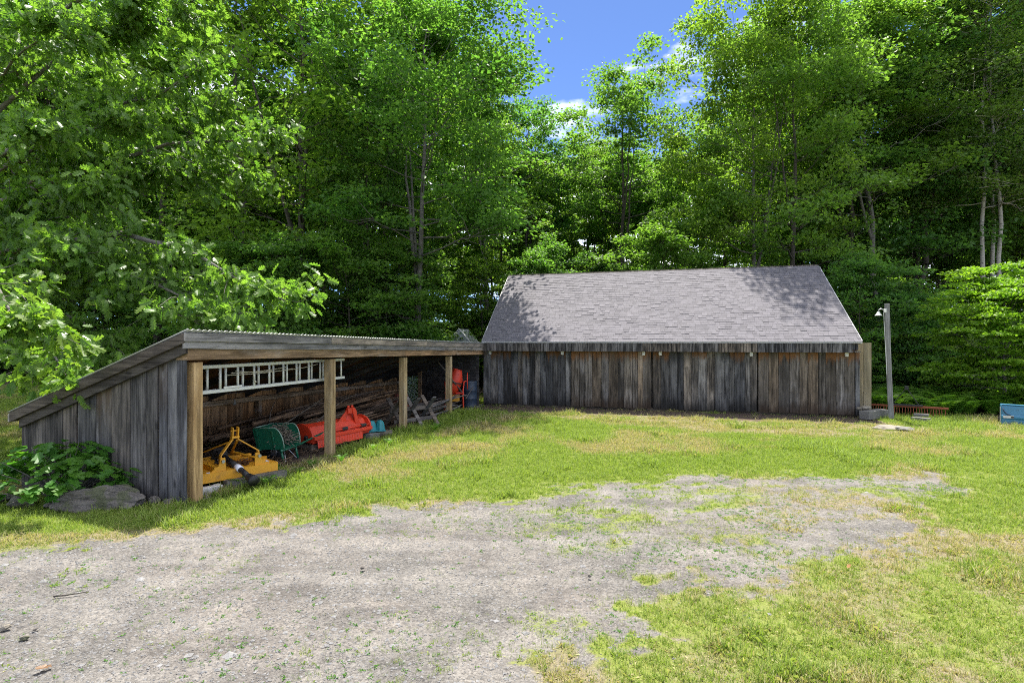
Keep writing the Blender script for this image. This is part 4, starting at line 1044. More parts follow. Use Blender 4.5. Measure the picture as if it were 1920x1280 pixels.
link('corner_board', board_mesh('corner_board', BARN_L - barn_x(1603) - 0.012, 0.03, 2.04, M['plank_dark'], 'z', 6), barn, (barn_x(1603) + 0.012, -0.02, 0.04))
MB().box(0.02, BARN_L - 0.03, 0.09, 0.30, -0.1, 0.07).build('sill', M['timber_grey'], barn)
# inner frame and walls
MB().box(0.03, BARN_L - 0.05, 0.20, 0.24, 0.0, 2.3).build('inner_wall', M['plank_dark'], barn)
gy_ = [(0.07, 0.0), (BARN_D, 0.0), (BARN_D, EAVE_Z - 0.1), (RIDGE_Y, RIDGE_Z - 0.16), (0.07, EAVE_Z + 0.10)]
for xg in (0.03, BARN_L - 0.09):
    n = len(gy_); V = [Vector((xx + (SKEW if i == 3 else 0), y, z)) for xx in (xg, xg + 0.05) for i, (y, z) in enumerate(gy_)]
    MB().add(V, [tuple(range(n))[::-1], tuple(range(n, 2 * n))] + [(i, (i + 1) % n, (i + 1) % n + n, i + n) for i in range(n)]).build('gable_wall', M['plank_dark'], barn)
MB().box(0.1, BARN_L - 0.1, BARN_D - 0.06, BARN_D, 0, 2.3).build('back_wall', M['plank_dark'], barn)
# pale board panel standing out past the right corner
for i in range(2):
    link('side_board', board_mesh('side_board', 0.225, 0.03, 2.30, M['plank_side'], 'z', 6, 0.002), barn, (BARN_L + 0.004 + i * 0.23, 0.42, 0.06))

# ------------------------------------------------------------------ the open pole shed
shed = thing_f('open_shed', 'open fronted lean-to shed of grey planks with four pine posts', 'shed', 0, 0)
tilt = lambda b: -0.0165 * (b + 13.6)
def zr(a, b): return 2.565 - 0.365 * (0.16 - a) + tilt(b)          # top of the roofing
A_LOW, A_HI, B_END, B_FAR = -3.44, 0.16, -13.72, -0.12
posts = [-13.44, -9.93, -6.56, -3.32]
for i, bb in enumerate(posts):
    x, y = F(-0.06, bb)
    L = 2.09 + tilt(bb) - 0.0
    mm = MB().box(-0.085, 0.085, -0.085, 0.085, -0.12, L).mesh('post', M['post_pine'])
    o = link('post', mm, shed, (-0.075, bb + 0.085, 0)); o.modifiers.new('edge', 'BEVEL').width = 0.008
def along(name, a0, a1, z0f, z1f, b0, b1, mat, th=None):
    """board running along the shed front, following the roof's fall; 12 stations"""
    V = []; n = 12
    for i in range(n + 1):
        b = b0 + (b1 - b0) * i / n; j = R.uniform(-0.004, 0.004)
        V += [(a0, b, z0f(b) + j), (a1, b, z0f(b) + j), (a1, b, z1f(b) + j), (a0, b, z1f(b) + j)]
    Fc = []
    for i in range(n):
        for k in range(4): Fc.append((i*4 + k, i*4 + (k+1) % 4, (i+1)*4 + (k+1) % 4, (i+1)*4 + k))
    Fc += [(3, 2, 1, 0), (n*4, n*4+1, n*4+2, n*4+3)]
    return MB().add(V, Fc).build(name, mat, shed, bevel=0.004)
def clone_axis(key, axis):
    return wood(key + '_long', *{'beam_brown': ((0.10, 0.065, 0.035), (0.36, 0.25, 0.155)), 'fascia_grey': ((0.09, 0.085, 0.08), (0.36, 0.335, 0.31))}[key], axis=axis, bleach=(0.36, 0.32, 0.28), vary=0.3)
M['beam_long'] = clone_axis('beam_brown', 1); M['fascia_long'] = clone_axis('fascia_grey', 1)
# beam in two lengths, two rows of fascia boards in several lengths
for b0, b1 in ((-13.60, -6.6), (-6.595, -0.12)): along('beam', -0.16, 0.06, lambda b: 2.13 + tilt(b) - 0.0, lambda b: 2.315 + tilt(b), b0, b1, M['beam_long'])
for b0, b1 in ((-13.70, -8.9), (-8.895, -4.1), (-4.095, -0.12)): along('fascia_board', 0.062, 0.10, lambda b: 2.29 + tilt(b), lambda b: 2.415 + tilt(b), b0, b1, M['fascia_long'])
for b0, b1 in ((-13.715, -10.1), (-10.095, -5.4), (-5.395, -0.12)): along('fascia_board', 0.102, 0.138, lambda b: 2.405 + tilt(b), lambda b: zr(0.12, b) - 0.022, b0, b1, M['fascia_long'])
# corrugated roofing
V = []; Fc = []; nb_ = 560; na = 6
for i in range(nb_ + 1):
    b = B_END + (B_FAR - B_END) * i / nb_; wv = 0.011 * math.cos(2 * math.pi * (b - B_END) / 0.105)
    for j in range(na + 1): a = A_LOW + (A_HI + 0.02 - A_LOW) * j / na; V.append((a, b, zr(a, b) + wv))
for i in range(nb_):
    for j in range(na): k = i * (na + 1) + j; Fc.append((k, k + 1, k + na + 2, k + na + 1))
o = MB().add(V, Fc).build('roof_sheet', M['roof_metal'], shed, smooth=True); s_ = o.modifiers.new('thick', 'SOLIDIFY'); s_.thickness = 0.004
# roof boards under it, run along the shed
nrb = 14
for k in range(nrb):
    a0 = A_LOW + 0.04 + (A_HI - 0.10 - A_LOW) * k / nrb; a1 = A_LOW + 0.04 + (A_HI - 0.10 - A_LOW) * (k + 1) / nrb - 0.012
    V = [(a, b, zr(a, b) - d) for b in (B_END + 0.05, B_FAR) for d in (0.045, 0.022) for a in (a0, a1)]
    MB().add(V, [(0,1,3,2),(4,6,7,5),(0,4,5,1),(2,3,7,6),(0,2,6,4),(1,5,7,3)]).build('roof_board', M['roof_board'], shed)
bb = -13.2
while bb < -0.2:
    V = [(a, b, zr(a, b) - d) for b in (bb, bb + 0.045) for d in (0.19, 0.047) for a in (-3.34, -0.17)]
    MB().add(V, [(0,1,3,2),(4,6,7,5),(0,4,5,1),(2,3,7,6),(0,2,6,4),(1,5,7,3)]).build('rafter', M['rake_dark'], shed); bb += 1.15
# end wall of upright boards, each cut to the slope
edges = [55, 88, 121, 147, 182, 212, 247, 277, 299, 316, 350]
def end_a(px):
    k = (px - 960) / 1050.0; p = F(0, -13.55); return (k * p[1] - p[0]) / (U[0] - k * U[1])
ea = [end_a(p) for p in edges]; ea[0] = -3.34; ea[-1] = -0.165
for a0, a1 in zip(ea[:-1], ea[1:]):
    w = a1 - a0 - R.uniform(0.009, 0.017)
    me_ = board_mesh('wall_board', w, 0.028, 2.0, M['plank_grey'], 'z', 8, 0.003, cut=lambda x, a0=a0: zr(a0 + x, -13.6) - 0.06 + 0.03)
    # spread the stations up to the cut
    L = zr(a0 + w / 2, -13.6) - 0.06
    for v in me_.vertices:
        if v.co.z < 1.999 and v.index < len(me_.vertices) - 6: v.co.z = v.co.z / 2.0 * (L - 0.05)
    link('wall_board', me_, shed, (a0, -13.56 - R.uniform(0, 0.02), -0.03))
link('corner_board', board_mesh('corner_board', 0.155, 0.03, 2.3, M['plank_grey'], 'z', 8, 0.003), shed, (-0.165, -13.575, -0.03))
MB().box(-3.3, -0.1, -13.52, -13.44, -0.05, 0.12).build('bottom_rail', M['timber_grey'], shed)
# rakes at the end: an upper board under the roof edge, a lower one set back
def slope_board(name, b0, b1, d0, d1, a0, a1, mat):
    V = [(a, b, zr(a, b) - d) for b in (b0, b1) for d in (d1, d0) for a in (a0, a1)]
    return MB().add(V, [(0,1,3,2),(4,6,7,5),(0,4,5,1),(2,3,7,6),(0,2,6,4),(1,5,7,3)]).build(name, mat, shed, bevel=0.004)
slope_board('rake_board', -13.715, -13.68, 0.020, 0.165, A_LOW + 0.02, 0.10, M['rake_dark'])
slope_board('rake_board', -13.655, -13.60, 0.160, 0.305, A_LOW + 0.16, 0.06, M['rake_dark'])
slope_board('soffit_board', -13.68, -13.58, 0.140, 0.160, A_LOW + 0.05, 0.05, M['rake_dark'])
along('eave_board', A_LOW + 0.01, A_LOW + 0.045, lambda b: zr(A_LOW, b) - 0.15, lambda b: zr(A_LOW, b) - 0.02, B_END, B_FAR, M['fascia_long'])
# back wall: boards with one panel of pale plastic, plate, studs
A_BK = -3.32; b = -13.4
while b < -0.3:
    w = R.uniform(0.2, 0.3)
    me_ = board_mesh('back_board', w - 0.008, 0.025, zr(A_BK, b) - 0.06, M['plank_inner'], 'z', 3, 0.003)
    link('back_board', me_, shed, (A_BK, b, -0.02), (0, 0, rad(90))); b += w
def plastic():
    m = bpy.data.materials.new('pale_plastic'); m.use_nodes = True; nt = m.node_tree; nt.nodes.clear(); q = NB(nt)
    d = q.n('ShaderNodeBsdfDiffuse'); d.inputs[0].default_value = (0.42, 0.48, 0.44, 1); t = q.n('ShaderNodeBsdfTranslucent'); t.inputs[0].default_value = (0.50, 0.60, 0.54, 1)
    mx = q.n('ShaderNodeMixShader'); mx.inputs[0].default_value = 0.6; o = q.n('ShaderNodeOutputMaterial'); nt.links.new(d.outputs[0], mx.inputs[1]); nt.links.new(t.outputs[0], mx.inputs[2]); nt.links.new(mx.outputs[0], o.inputs[0]); return m
M['plastic'] = plastic()
# far end against the barn: dark boards and one pale plastic sheet
a_ = A_BK + 0.03
while a_ < -0.12:
    w = R.uniform(0.2, 0.3); w = min(w, -0.10 - a_)
    lo_ = 1.06 if a_ < -2.55 else -0.02
    if a_ < -2.55 and a_ + w > -2.55: w = -2.55 - a_
    L = zr(a_, -0.15) - 0.07 - lo_
    if L > 0.04 and w > 0.02: link('end_board', board_mesh('end_board', w - 0.008, 0.025, L, M['rake_dark'], 'z', 4, 0.003), shed, (a_, -0.17, lo_))
    a_ += max(w, 0.03)
V = []; Fc = []; n = 60
for i in range(n + 1):
    a_ = A_BK + 0.02 + 0.75 * i / n; b = -0.18 + 0.012 * math.cos(2 * math.pi * a_ / 0.105)
    V += [(a_, b, 0.0), (a_, b, 1.05)]
for i in range(n): Fc.append((2*i, 2*i + 2, 2*i + 3, 2*i + 1))
MB().add(V, Fc).build('plastic_panel', M['plastic'], shed, smooth=True)
MB().box(-2.56, -2.44, -0.30, -0.19, -0.05, 1.5).build('stud', M['beam_brown'], shed)
along('back_plate', A_BK + 0.03, A_BK + 0.17, lambda b: zr(A_BK, b) - 0.30, lambda b: zr(A_BK, b) - 0.19, -13.4, -0.3, M['beam_long'])
for bb in (-12.4, -8.3, -3.28, -0.6): MB().box(A_BK + 0.03, A_BK + 0.15, bb, bb + 0.11, -0.05, zr(A_BK, bb) - 0.31).build('stud', M['beam_brown'], shed)
for bb in (-12.35, -9.2): MB().prism([(0, 0), (0.11, 0), (0.055, 0.13)], 0, 0.02, Matrix.Translation((A_BK + 0.18, bb, zr(A_BK, bb) - 0.33)) @ Matrix.Rotation(rad(90), 4, 'Z')).build('joist_bracket', M['steel'], shed)
for bb in np.arange(-13.4, -0.4, 1.6): MB().box(-0.10, 0.02, bb, bb + 1.57, -0.16, 0.0).build('sill', M['timber_grey'], shed)

# ------------------------------------------------------------------ things in the shed
# extension ladder hung under the rafters
lad = thing_f('extension_ladder', 'pale metal extension ladder hanging on its side under the shed rafters', 'ladder', -0.30, -13.3, 1.565)
LL = 4.34
for x, dz in ((0.0, 0.0), (-0.075, 0.0)):
    for z in (0.0, 0.405): MB().bar((x, 0.0, z + 0.02), (x, LL - (0.25 if x < 0 else 0), z + 0.02), 0.034, 0.054).build('rail', M['alu'], lad, bevel=0.004)
for k in range(11):
    y = 0.30 + k * 0.392
    for x, dy in ((0.0, 0.0), (-0.075, 0.20)):
        if y + dy < LL - 0.1: MB().tube([(x, y + dy, 0.03), (x, y + dy, 0.415)], 0.021, 8).build('rung', M['alu'], lad, smooth=True)
mb = MB()
for z0, z1, y0, y1 in ((0.30, 0.34, 0.9, 2.3), (0.27, 0.30, 0.8, 2.5), (0.33, 0.29, 1.0, 1.9), (0.29, 0.36, 2.3, 3.3)):
    mb.tube([(0.03, y0 + (y1 - y0) * t, z0 + (z1 - z0) * t - 0.02 * math.sin(math.pi * t)) for t in np.linspace(0, 1, 7)], 0.006, 5)
mb.build('rope', M['rope'], lad)
MB().tube([(0.03, 1.42, 0.30), (0.035, 1.43, 0.22), (0.03, 1.45, 0.15), (0.035, 1.47, 0.11)], [0.007, 0.008, 0.012, 0.02], 6).build('rope_end', M['rope'], lad)
MB().box(0.018, 0.03, 0.75, 1.15, 0.055, 0.085).build('foot_pad', M['white'], lad)

# yellow rotary mower: front edge from (368,905) to (512,880) of the photograph
mo = np.array([-4.93, 8.86]); e1 = np.array([0.64, 0.768])
mower = thing('rotary_mower', 'yellow tractor mower with an A-frame hitch and black drive shaft', 'mower', (mo[0], mo[1], 0.16), math.atan2(e1[1], e1[0]))
W_, D_ = 1.27, 1.35
deck = [(0.0, 0.0), (W_, 0.0), (W_, 0.75), (W_ - 0.32, D_), (0.32, D_), (0.0, 0.75)]
n = 6; V = [Vector((x, y, z)) for z in (0.10, 0.125) for x, y in deck]
MB().add(V, [tuple(range(6))[::-1], tuple(range(6, 12))] + [(i, (i+1) % 6, (i+1) % 6 + 6, i + 6) for i in range(6)]).build('deck', M['yellow'], mower, bevel=0.004)
mb = MB()
for i in range(6):
    p, q = deck[i], deck[(i + 1) % 6]; mb.bar((p[0], p[1], 0.055), (q[0], q[1], 0.055), 0.012, 0.15)
mb.build('skirt', M['yellow'], mower)
mb = MB().bar((0.25, 0.02, 0.165), (0.28, 1.2, 0.165), 0.06, 0.08).bar((W_ - 0.22, 0.05, 0.165), (W_ - 0.26, 1.2, 0.165), 0.06, 0.08).bar((0.1, 0.80, 0.16), (W_ - 0.1, 0.80, 0.16), 0.06, 0.07).bar((0.04, 0.30, 0.16), (0.6, 0.80, 0.16), 0.02, 0.07).bar((W_ - 0.04, 0.32, 0.16), (0.68, 0.80, 0.16), 0.02, 0.07)
mb.build('deck_rib', M['yellow'], mower)
for x, sg in ((0.34, 1), (0.94, -1)):
    MB().prism([(-0.19 * sg, 0.125), (0.06 * sg, 0.125), (0.05 * sg, 0.34), (-0.02 * sg, 0.34), (-0.05 * sg, 0.22)], 0.02, 0.045, Matrix.Translation((x, 0, 0))).build('hitch_lug', M['yellow'], mower)
    MB().tube([(x, -0.03, 0.29), (x, 0.16, 0.29)], 0.016, 8).tube([(x, -0.035, 0.29), (x, -0.015, 0.29)], 0.028, 8).build('hitch_pin', M['steel'], mower)
ax_, az_ = 0.60, 0.60
for x0, x1, sg in ((0.33, ax_ - 0.045, 1), (0.97, ax_ + 0.045, -1)):
    mb = MB().bar((x0, 0.08, 0.26), (x0 + 0.01 * sg, 0.09, 0.37), 0.016, 0.07, (0, 1, 0)).bar((x0 + 0.01 * sg, 0.09, 0.37), (x1, 0.16, az_), 0.016, 0.07, (0, 1, 0)).bar((x1, 0.16, az_ - 0.01), (x1, 0.14, az_ + 0.20), 0.016, 0.08, (0, 1, 0))
    mb.build('frame_arm', M['yellow'], mower)
MB().box(ax_ - 0.06, ax_ + 0.06, 0.11, 0.20, az_ + 0.02, az_ + 0.05).tube([(ax_ - 0.07, 0.15, az_ + 0.14), (ax_ + 0.07, 0.15, az_ + 0.14)], 0.012, 8).build('hitch_bracket', M['yellow'], mower)
for x1 in (0.28, 1.0): MB().bar((ax_ + (0.05 if x1 > 0.6 else -0.05), 0.17, az_ - 0.03), (x1, 1.18, 0.20), 0.045, 0.016).build('rear_brace', M['yellow'], mower)
MB().lathe([(0.0, 0.36), (0.10, 0.36), (0.13, 0.30), (0.13, 0.20), (0.17, 0.16), (0.17, 0.125)], 14, Matrix.Translation((0.62, 0.80, 0.0))).build('gearbox', M['dark_steel'], mower, smooth=True)
MB().tube([(0.60, 0.80, 0.27), (0.585, 0.62, 0.27), (0.575, 0.5, 0.25)], [0.09, 0.085, 0.06], 14).tube([(0.575, 0.5, 0.25), (0.60, -0.05, 0.12)], 0.052, 14).tube([(0.60, -0.05, 0.12), (0.62, -0.30, 0.04)], [0.044, 0.046], 14).tube([(0.62, -0.30, 0.04), (0.63, -0.42, 0.0), (0.633, -0.47, -0.02)], [0.055, 0.085, 0.088], 16).build('drive_shaft', M['black'], mower, smooth=True)
MB().tube([(0.593, 0.06, 0.1485), (0.598, -0.06, 0.1235)], 0.0545, 14).build('shaft_sticker', M['sticker'], mower, smooth=True)
for x0, x1, y0, y1 in ((0.12, 0.30, 0.03, 0.10), (1.0, 1.14, 0.06, 0.16), (1.12, 1.22, 0.2, 0.32)): MB().box(x0, x1, y0, y1, 0.1255, 0.128).build('deck_sticker', M['sticker'], mower)
MB().box(W_ - 0.262, W_ - 0.258, 0.30, 0.62, 0.15, 0.19).build('lettering_strip', M['black'], mower)
def debris(name, label, cat, loc, parent_rot, rx, ry, rz_, nst, seed, mat='twig'):
    """a heap of sticks and leaves as one thing"""
    rng = random.Random(seed); mb = MB()
    for i in range(nst):
        a = rng.uniform(0, 6.28); r = math.sqrt(rng.random()); x, y = rx * r * math.cos(a), ry * r * math.sin(a); z = rz_ * (1 - r * r) * rng.uniform(0.55, 1.0); d = rng.uniform(0, 6.28); l = rng.uniform(0.03, 0.15)
        p = Vector((x, y, z)); q = p + Vector((math.cos(d) * l, math.sin(d) * l, rng.uniform(-0.05, 0.06)))
        mb.tube([p, (p + q) / 2 + Vector((rng.uniform(-.01, .01), rng.uniform(-.01, .01), 0.01)), q], rng.uniform(0.003, 0.009), 4)
    o = mb.build(name, M[mat]); o.location = loc; o.rotation_euler = (0, 0, parent_rot); tag(o, label, cat, kind='stuff'); return o
debris('leaf_litter', 'dead leaves and twigs lying on the yellow mower deck', None, (mo[0] + e1[0]*0.78 - e1[1]*0.35, mo[1] + e1[1]*0.78 + e1[0]*0.35, 0.288), 0, 0.16, 0.14, 0.03, 120, 3, 'leaf_dead')
def timber(name, label, cat, p, q, w, h, z, mat, group=None, bev=0.012):
    p, q = np.array(p), np.array(q); d = q - p; L = float(np.hypot(*d)); n = max(2, int(L / 0.15)); V = []; Fc = []
    for i in range(n + 1):
        x = L * i / n
        for y, zz in ((-w/2, 0), (w/2, 0), (w/2, h), (-w/2, h)): V.append((x, y + R.uniform(-0.006, 0.006), zz + R.uniform(-0.006, 0.006)))
    for i in range(n):
        for k in range(4): Fc.append((i*4 + k, i*4 + (k+1) % 4, (i+1)*4 + (k+1) % 4, (i+1)*4 + k))
    Fc += [(3, 2, 1, 0), (n*4, n*4+1, n*4+2, n*4+3)]
    o = MB().add(V, Fc).build(name, M[mat], bevel=bev); o.location = (p[0], p[1], z); o.rotation_euler = (0, 0, math.atan2(d[1], d[0]))
    return tag(o, label, cat, group)
timber('white_block', 'flaked white painted timber block under the near corner of the yellow mower', 'timber', mo + e1*0.02 - [0, .1], mo + e1*0.36 - [0, .1], 0.15, 0.13, -0.03, 'white_flaked')
timber('grey_timber', 'grey squared timber under the front edge of the yellow mower', 'timber', mo + e1*0.40 + [0.02, -.08], mo + e1*1.42 + [0.02, -.08], 0.17, 0.17, -0.03, 'timber_grey')
timber('grey_timber', 'old timber beam under the rear of the yellow mower', 'timber', mo + [-0.75, 0.75], mo + e1*1.3 + [-0.75, 0.75], 0.15, 0.18, -0.03, 'timber_grey')

# green wheelbarrow full of sticks
wb_x, wb_y = -4.58, 11.0
wb = thing('wheelbarrow', 'green wheelbarrow heaped with sticks beside the yellow mower', 'wheelbarrow', (wb_x, wb_y, 0), rad(-8))
# local y runs away from the viewer; the tub opens towards +x with rounded side walls
arc = [(-0.10 + 0.20 * math.sin(t), 0.30 + 0.40 * math.cos(t)) for t in np.linspace(0, math.pi / 2, 9)]
side = [(-0.46, 0.27), (-0.54, 0.66), (-0.52, 0.69)] + arc + [(0.09, 0.275)]
def wall(y, lean): return [Vector((x, y + lean * (z - 0.27), z)) for x, z in side]
D2 = 0.62; near_, far_ = wall(0.02, -0.10), wall(D2, 0.10); nS = len(side)
MB().add(near_, [tuple(range(nS))]).add(far_, [tuple(range(nS))[::-1]]).add([near_[0], near_[1], near_[2], far_[2], far_[1], far_[0]], [(0, 1, 4, 5), (1, 2, 3, 4)]).add([near_[0], near_[-1], far_[-1], far_[0], near_[-2], far_[-2]], [(0, 3, 2, 1), (1, 2, 5, 4)]).build('tub', M['green'], wb).modifiers.new('t', 'SOLIDIFY').thickness = 0.012
MB().tube(near_[2:-1], 0.012, 7).tube(far_[2:-1], 0.012, 7).tube([near_[2], far_[2]], 0.012, 7).build('rim', M['green_rim'], wb, smooth=True)
mb = MB()
for x in (-0.40, -0.08): mb.bar((x, -0.005 - 0.10 * 0.02, 0.29), (x - 0.05, -0.05, 0.66), 0.035, 0.014, (0, 1, 0))
mb.build('side_rib', M['green'], wb, bevel=0.004)
for x in (0.06, -0.42): MB().tube([(x, -0.04, 0.255), (x, D2 + 0.1, 0.265), (x + 0.06, D2 + 0.75, 0.34), (x + 0.08, D2 + 1.0, 0.37)], 0.024, 8).build('handle', M['green'], wb, smooth=True)
for y in (0.03, 0.56): MB().tube([(0.03, y, 0.27), (0.09, y, 0.0)], 0.024, 8).build('leg', M['green'], wb, smooth=True)
MB().tube([(0.09, 0.10, 0.02), (-0.05, 0.26, 0.26)], 0.010, 6).tube([(0.09, 0.5, 0.02), (-0.05, 0.36, 0.26)], 0.010, 6).build('leg_brace', M['steel'], wb)
Mw = Matrix.Translation((-0.28, 0.30, 0.16)) @ Matrix.Rotation(rad(90), 4, 'X')
wl_ = link('wheel', None, wb); MB().lathe([(0.10, -0.045), (0.135, -0.045), (0.16, -0.02), (0.16, 0.02), (0.135, 0.045), (0.10, 0.045)], 22, Mw).build('tyre', M['black'], wl_, smooth=True)
MB().lathe([(0.0, 0.03), (0.05, 0.03), (0.10, 0.02), (0.10, -0.02), (0.05, -0.03), (0, -0.03)], 18, Mw).build('hub', M['steel'], wl_, smooth=True)
debris('stick_heap', 'heap of cut sticks filling the green wheelbarrow', None, (wb_x - 0.12, wb_y + 0.33, 0.36), rad(-8), 0.30, 0.27, 0.36, 420, 9)

# red flail mower
fm0 = np.array(G(566, 846)); fm1 = np.array(G(690, 822)); 
fm0 = np.array([-4.42, 12.15]); fm1 = np.array([-3.50, 13.95]); e = (fm1 - fm0); FL = float(np.hypot(*e)); e /= FL
fm = thing('flail_mower', 'red flail mower with a curved hitch tower, resting on blocks in the shed', 'mower', (fm0[0], fm0[1], 0.17), math.atan2(e[1], e[0]))
fm.scale = (0.93, 0.88, 0.86)
# local: x along the machine, -y towards the yard
prof = [(-0.10, 0.0), (-0.12, 0.10), (-0.07, 0.16), (0.10, 0.40), (0.26, 0.47), (0.45, 0.43), (0.60, 0.28), (0.62, 0.02)]
Vs = []; nP = len(prof)
for x in (0.05, FL - 0.05):
    for y, z in prof: Vs.append((x, y, z))
MB().add(Vs, [tuple(range(nP)), tuple(range(2*nP - 1, nP - 1, -1))] + [(i, i + nP, (i+1) % nP + nP, (i+1) % nP) for i in range(nP)]).build('housing', M['red'], fm, bevel=0.015)
for x0, x1 in ((0.0, 0.045), (FL - 0.045, FL)):
    cs = [(0.26 + 0.36 * math.cos(t) * (1.0 if math.cos(t) > 0 else 1.1), 0.18 + 0.32 * math.sin(t)) for t in np.linspace(-0.5, math.pi + 0.45, 18)]
    nP2 = len(cs); Vs = [(x, y, z) for x in (x0, x1) for y, z in cs]
    MB().add(Vs, [tuple(range(nP2)), tuple(range(2*nP2 - 1, nP2 - 1, -1))] + [(i, i + nP2, (i+1) % nP2 + nP2, (i+1) % nP2) for i in range(nP2)]).build('end_plate', M['red'], fm, bevel=0.008)
MB().box(0.02, FL - 0.02, -0.20, -0.13, 0.10, 0.19).build('front_bar', M['red'], fm, bevel=0.012)
V = []; Fc = []; n = 34
for i in range(n + 1):
    x = 0.12 + (FL - 0.5) * i / n; V += [(x, -0.175 - 0.006 * (i % 2), 0.10), (x, -0.20 - 0.010 * (i % 2), -0.10)]
for i in range(n): Fc.append((2*i, 2*i + 2, 2*i + 3, 2*i + 1))
MB().add(V, Fc).build('front_flap', M['red'], fm)
MB().box(0.30, 0.62, 0.02, 0.12, 0.385, 0.387, Matrix.Translation((0, 0.03, 0.02)) @ Matrix.Rotation(rad(50), 4, 'X') @ Matrix.Translation((0, 0.19, -0.36))).build('label_plate', M['sticker'], fm)
MB().tube([(0.70, -0.13, 0.25), (FL - 0.10, -0.13, 0.25)], 0.03, 10).build('hitch_tube', M['red'], fm, smooth=True)
for x in (1.05, 1.72): MB().tube([(x - 0.10, -0.13, 0.25), (x + 0.08, -0.13, 0.25)], 0.048, 10).build('tube_clamp', M['dark_steel'], fm)
tw = 1.45
MB().prism([(tw - 0.55, 0.28), (tw - 0.30, 0.50), (tw - 0.12, 0.66), (tw - 0.08, 0.76), (tw + 0.0, 0.76), (tw + 0.02, 0.64), (tw - 0.10, 0.55), (tw - 0.16, 0.30)], 0.10, 0.14).build('tower_arm', M['red'], fm, bevel=0.01)
MB().prism([(tw + 0.02, 0.76), (tw + 0.10, 0.76), (tw + 0.18, 0.66), (tw + 0.22, 0.45), (tw + 0.42, 0.20), (tw + 0.16, 0.25), (tw + 0.06, 0.60)], 0.02, 0.06).build('tower_arm', M['red'], fm, bevel=0.01)
MB().box(tw - 0.10, tw + 0.12, 0.045, 0.115, 0.60, 0.75).box(tw - 0.10, tw - 0.03, 0.06, 0.10, 0.765, 0.82).box(tw + 0.03, tw + 0.10, 0.06, 0.10, 0.765, 0.82).build('tower_head', M['red'], fm, bevel=0.01)
V = [(tw - 0.12, 0.10, 0.30), (tw + 0.22, 0.06, 0.30), (tw + 0.12, 0.20, 0.70), (tw - 0.02, 0.22, 0.70)]
MB().add(V + [(x, y + 0.02, z) for x, y, z in V], [(0,1,2,3),(7,6,5,4),(0,4,5,1),(1,5,6,2),(2,6,7,3),(3,7,4,0)]).build('tower_shield', M['red'], fm)
MB().lathe([(0.0, 0.05), (0.05, 0.05), (0.06, 0.03), (0.06, 0.0)], 12, Matrix.Translation((0.0, 0.05, 0.16)) @ Matrix.Rotation(rad(-90), 4, 'Y')).build('roller_bearing', M['dark_steel'], fm, smooth=True)
MB().tube([(0.08, 0.58, 0.02), (FL - 0.08, 0.58, 0.02)], 0.08, 12).build('roller', M['dark_steel'], fm, smooth=True)
pb = fm0 + e * (FL - 0.08) + np.array([e[1], -e[0]]) * 0.10
timber('concrete_block', 'pale square block under the far end of the red flail mower', 'block', pb - e*0.22, pb + e*0.16, 0.22, 0.17, -0.02, 'concrete')
pb2 = fm0 + e * 0.20 + np.array([-e[1], e[0]]) * 0.25
timber('wood_block', 'dark timber block under the near end of the red flail mower', 'block', pb2 - e*0.15, pb2 + e*0.15, 0.6, 0.17, -0.02, 'timber_grey')

# log and teal plastic stand
lp = np.array(G(700, 822))
def log(name, label, cat, p, q, r0, r1, mat='log_bark', group=None, bend=0.03, k=8):
    p, q = Vector(p), Vector(q); d = q - p; L = d.length; nseg = max(3, int(L / 0.45)); pts = []
    b1 = Vector((R.uniform(-1, 1), R.uniform(-1, 1), R.uniform(-0.6, 0.6))) * bend * L; ph = R.uniform(0.3, 0.7)
    for i in range(nseg + 1):
        t = i / nseg; pts.append(Vector((L * t, 0, 0)) + b1 * math.sin(math.pi * t) * (0.5 + ph * t) + Vector((0, R.uniform(-1, 1), R.uniform(-1, 1))) * r0 * 0.22)
    rs = [(r0 + (r1 - r0) * i / nseg) * R.uniform(0.88, 1.12) for i in range(nseg + 1)]
    o = MB().tube(pts, rs, k).build(name, M[mat], smooth=True)
    o.location = p; o.rotation_euler = d.to_track_quat('X', 'Z').to_euler()
    return tag(o, label, cat, group)
log('log', 'short peeled log under the teal plastic stand', 'log', (lp[0] - 0.30, lp[1] - 0.05, 0.10), (lp[0] + 0.40, lp[1] + 0.28, 0.11), 0.085, 0.075, 'timber_grey')
tl_ = thing('plastic_stand', 'small teal plastic stand with two humps on a log beside the red mower', 'stand', (lp[0] + 0.03, lp[1] + 0.12, 0.185), rad(25))
mb = MB()
for sx in (-0.105, 0.105):
    for i, (hw, z) in enumerate(((0.115, 0.0), (0.105, 0.06), (0.085, 0.20), (0.06, 0.245), (0.0, 0.25))): pass
    mb.lathe([(0.118, 0.0), (0.112, 0.05), (0.088, 0.18), (0.062, 0.235), (0.03, 0.25), (0.0, 0.25)], 8, Matrix.Translation((sx, 0, 0)) @ Matrix.Rotation(rad(22.5), 4, 'Z') @ Matrix.Diagonal((1, 1.25, 1, 1)))
mb.build('hump', M['teal'], tl_)
MB().box(-0.225, 0.225, -0.15, 0.15, -0.012, 0.012).build('base', M['teal'], tl_, bevel=0.006)

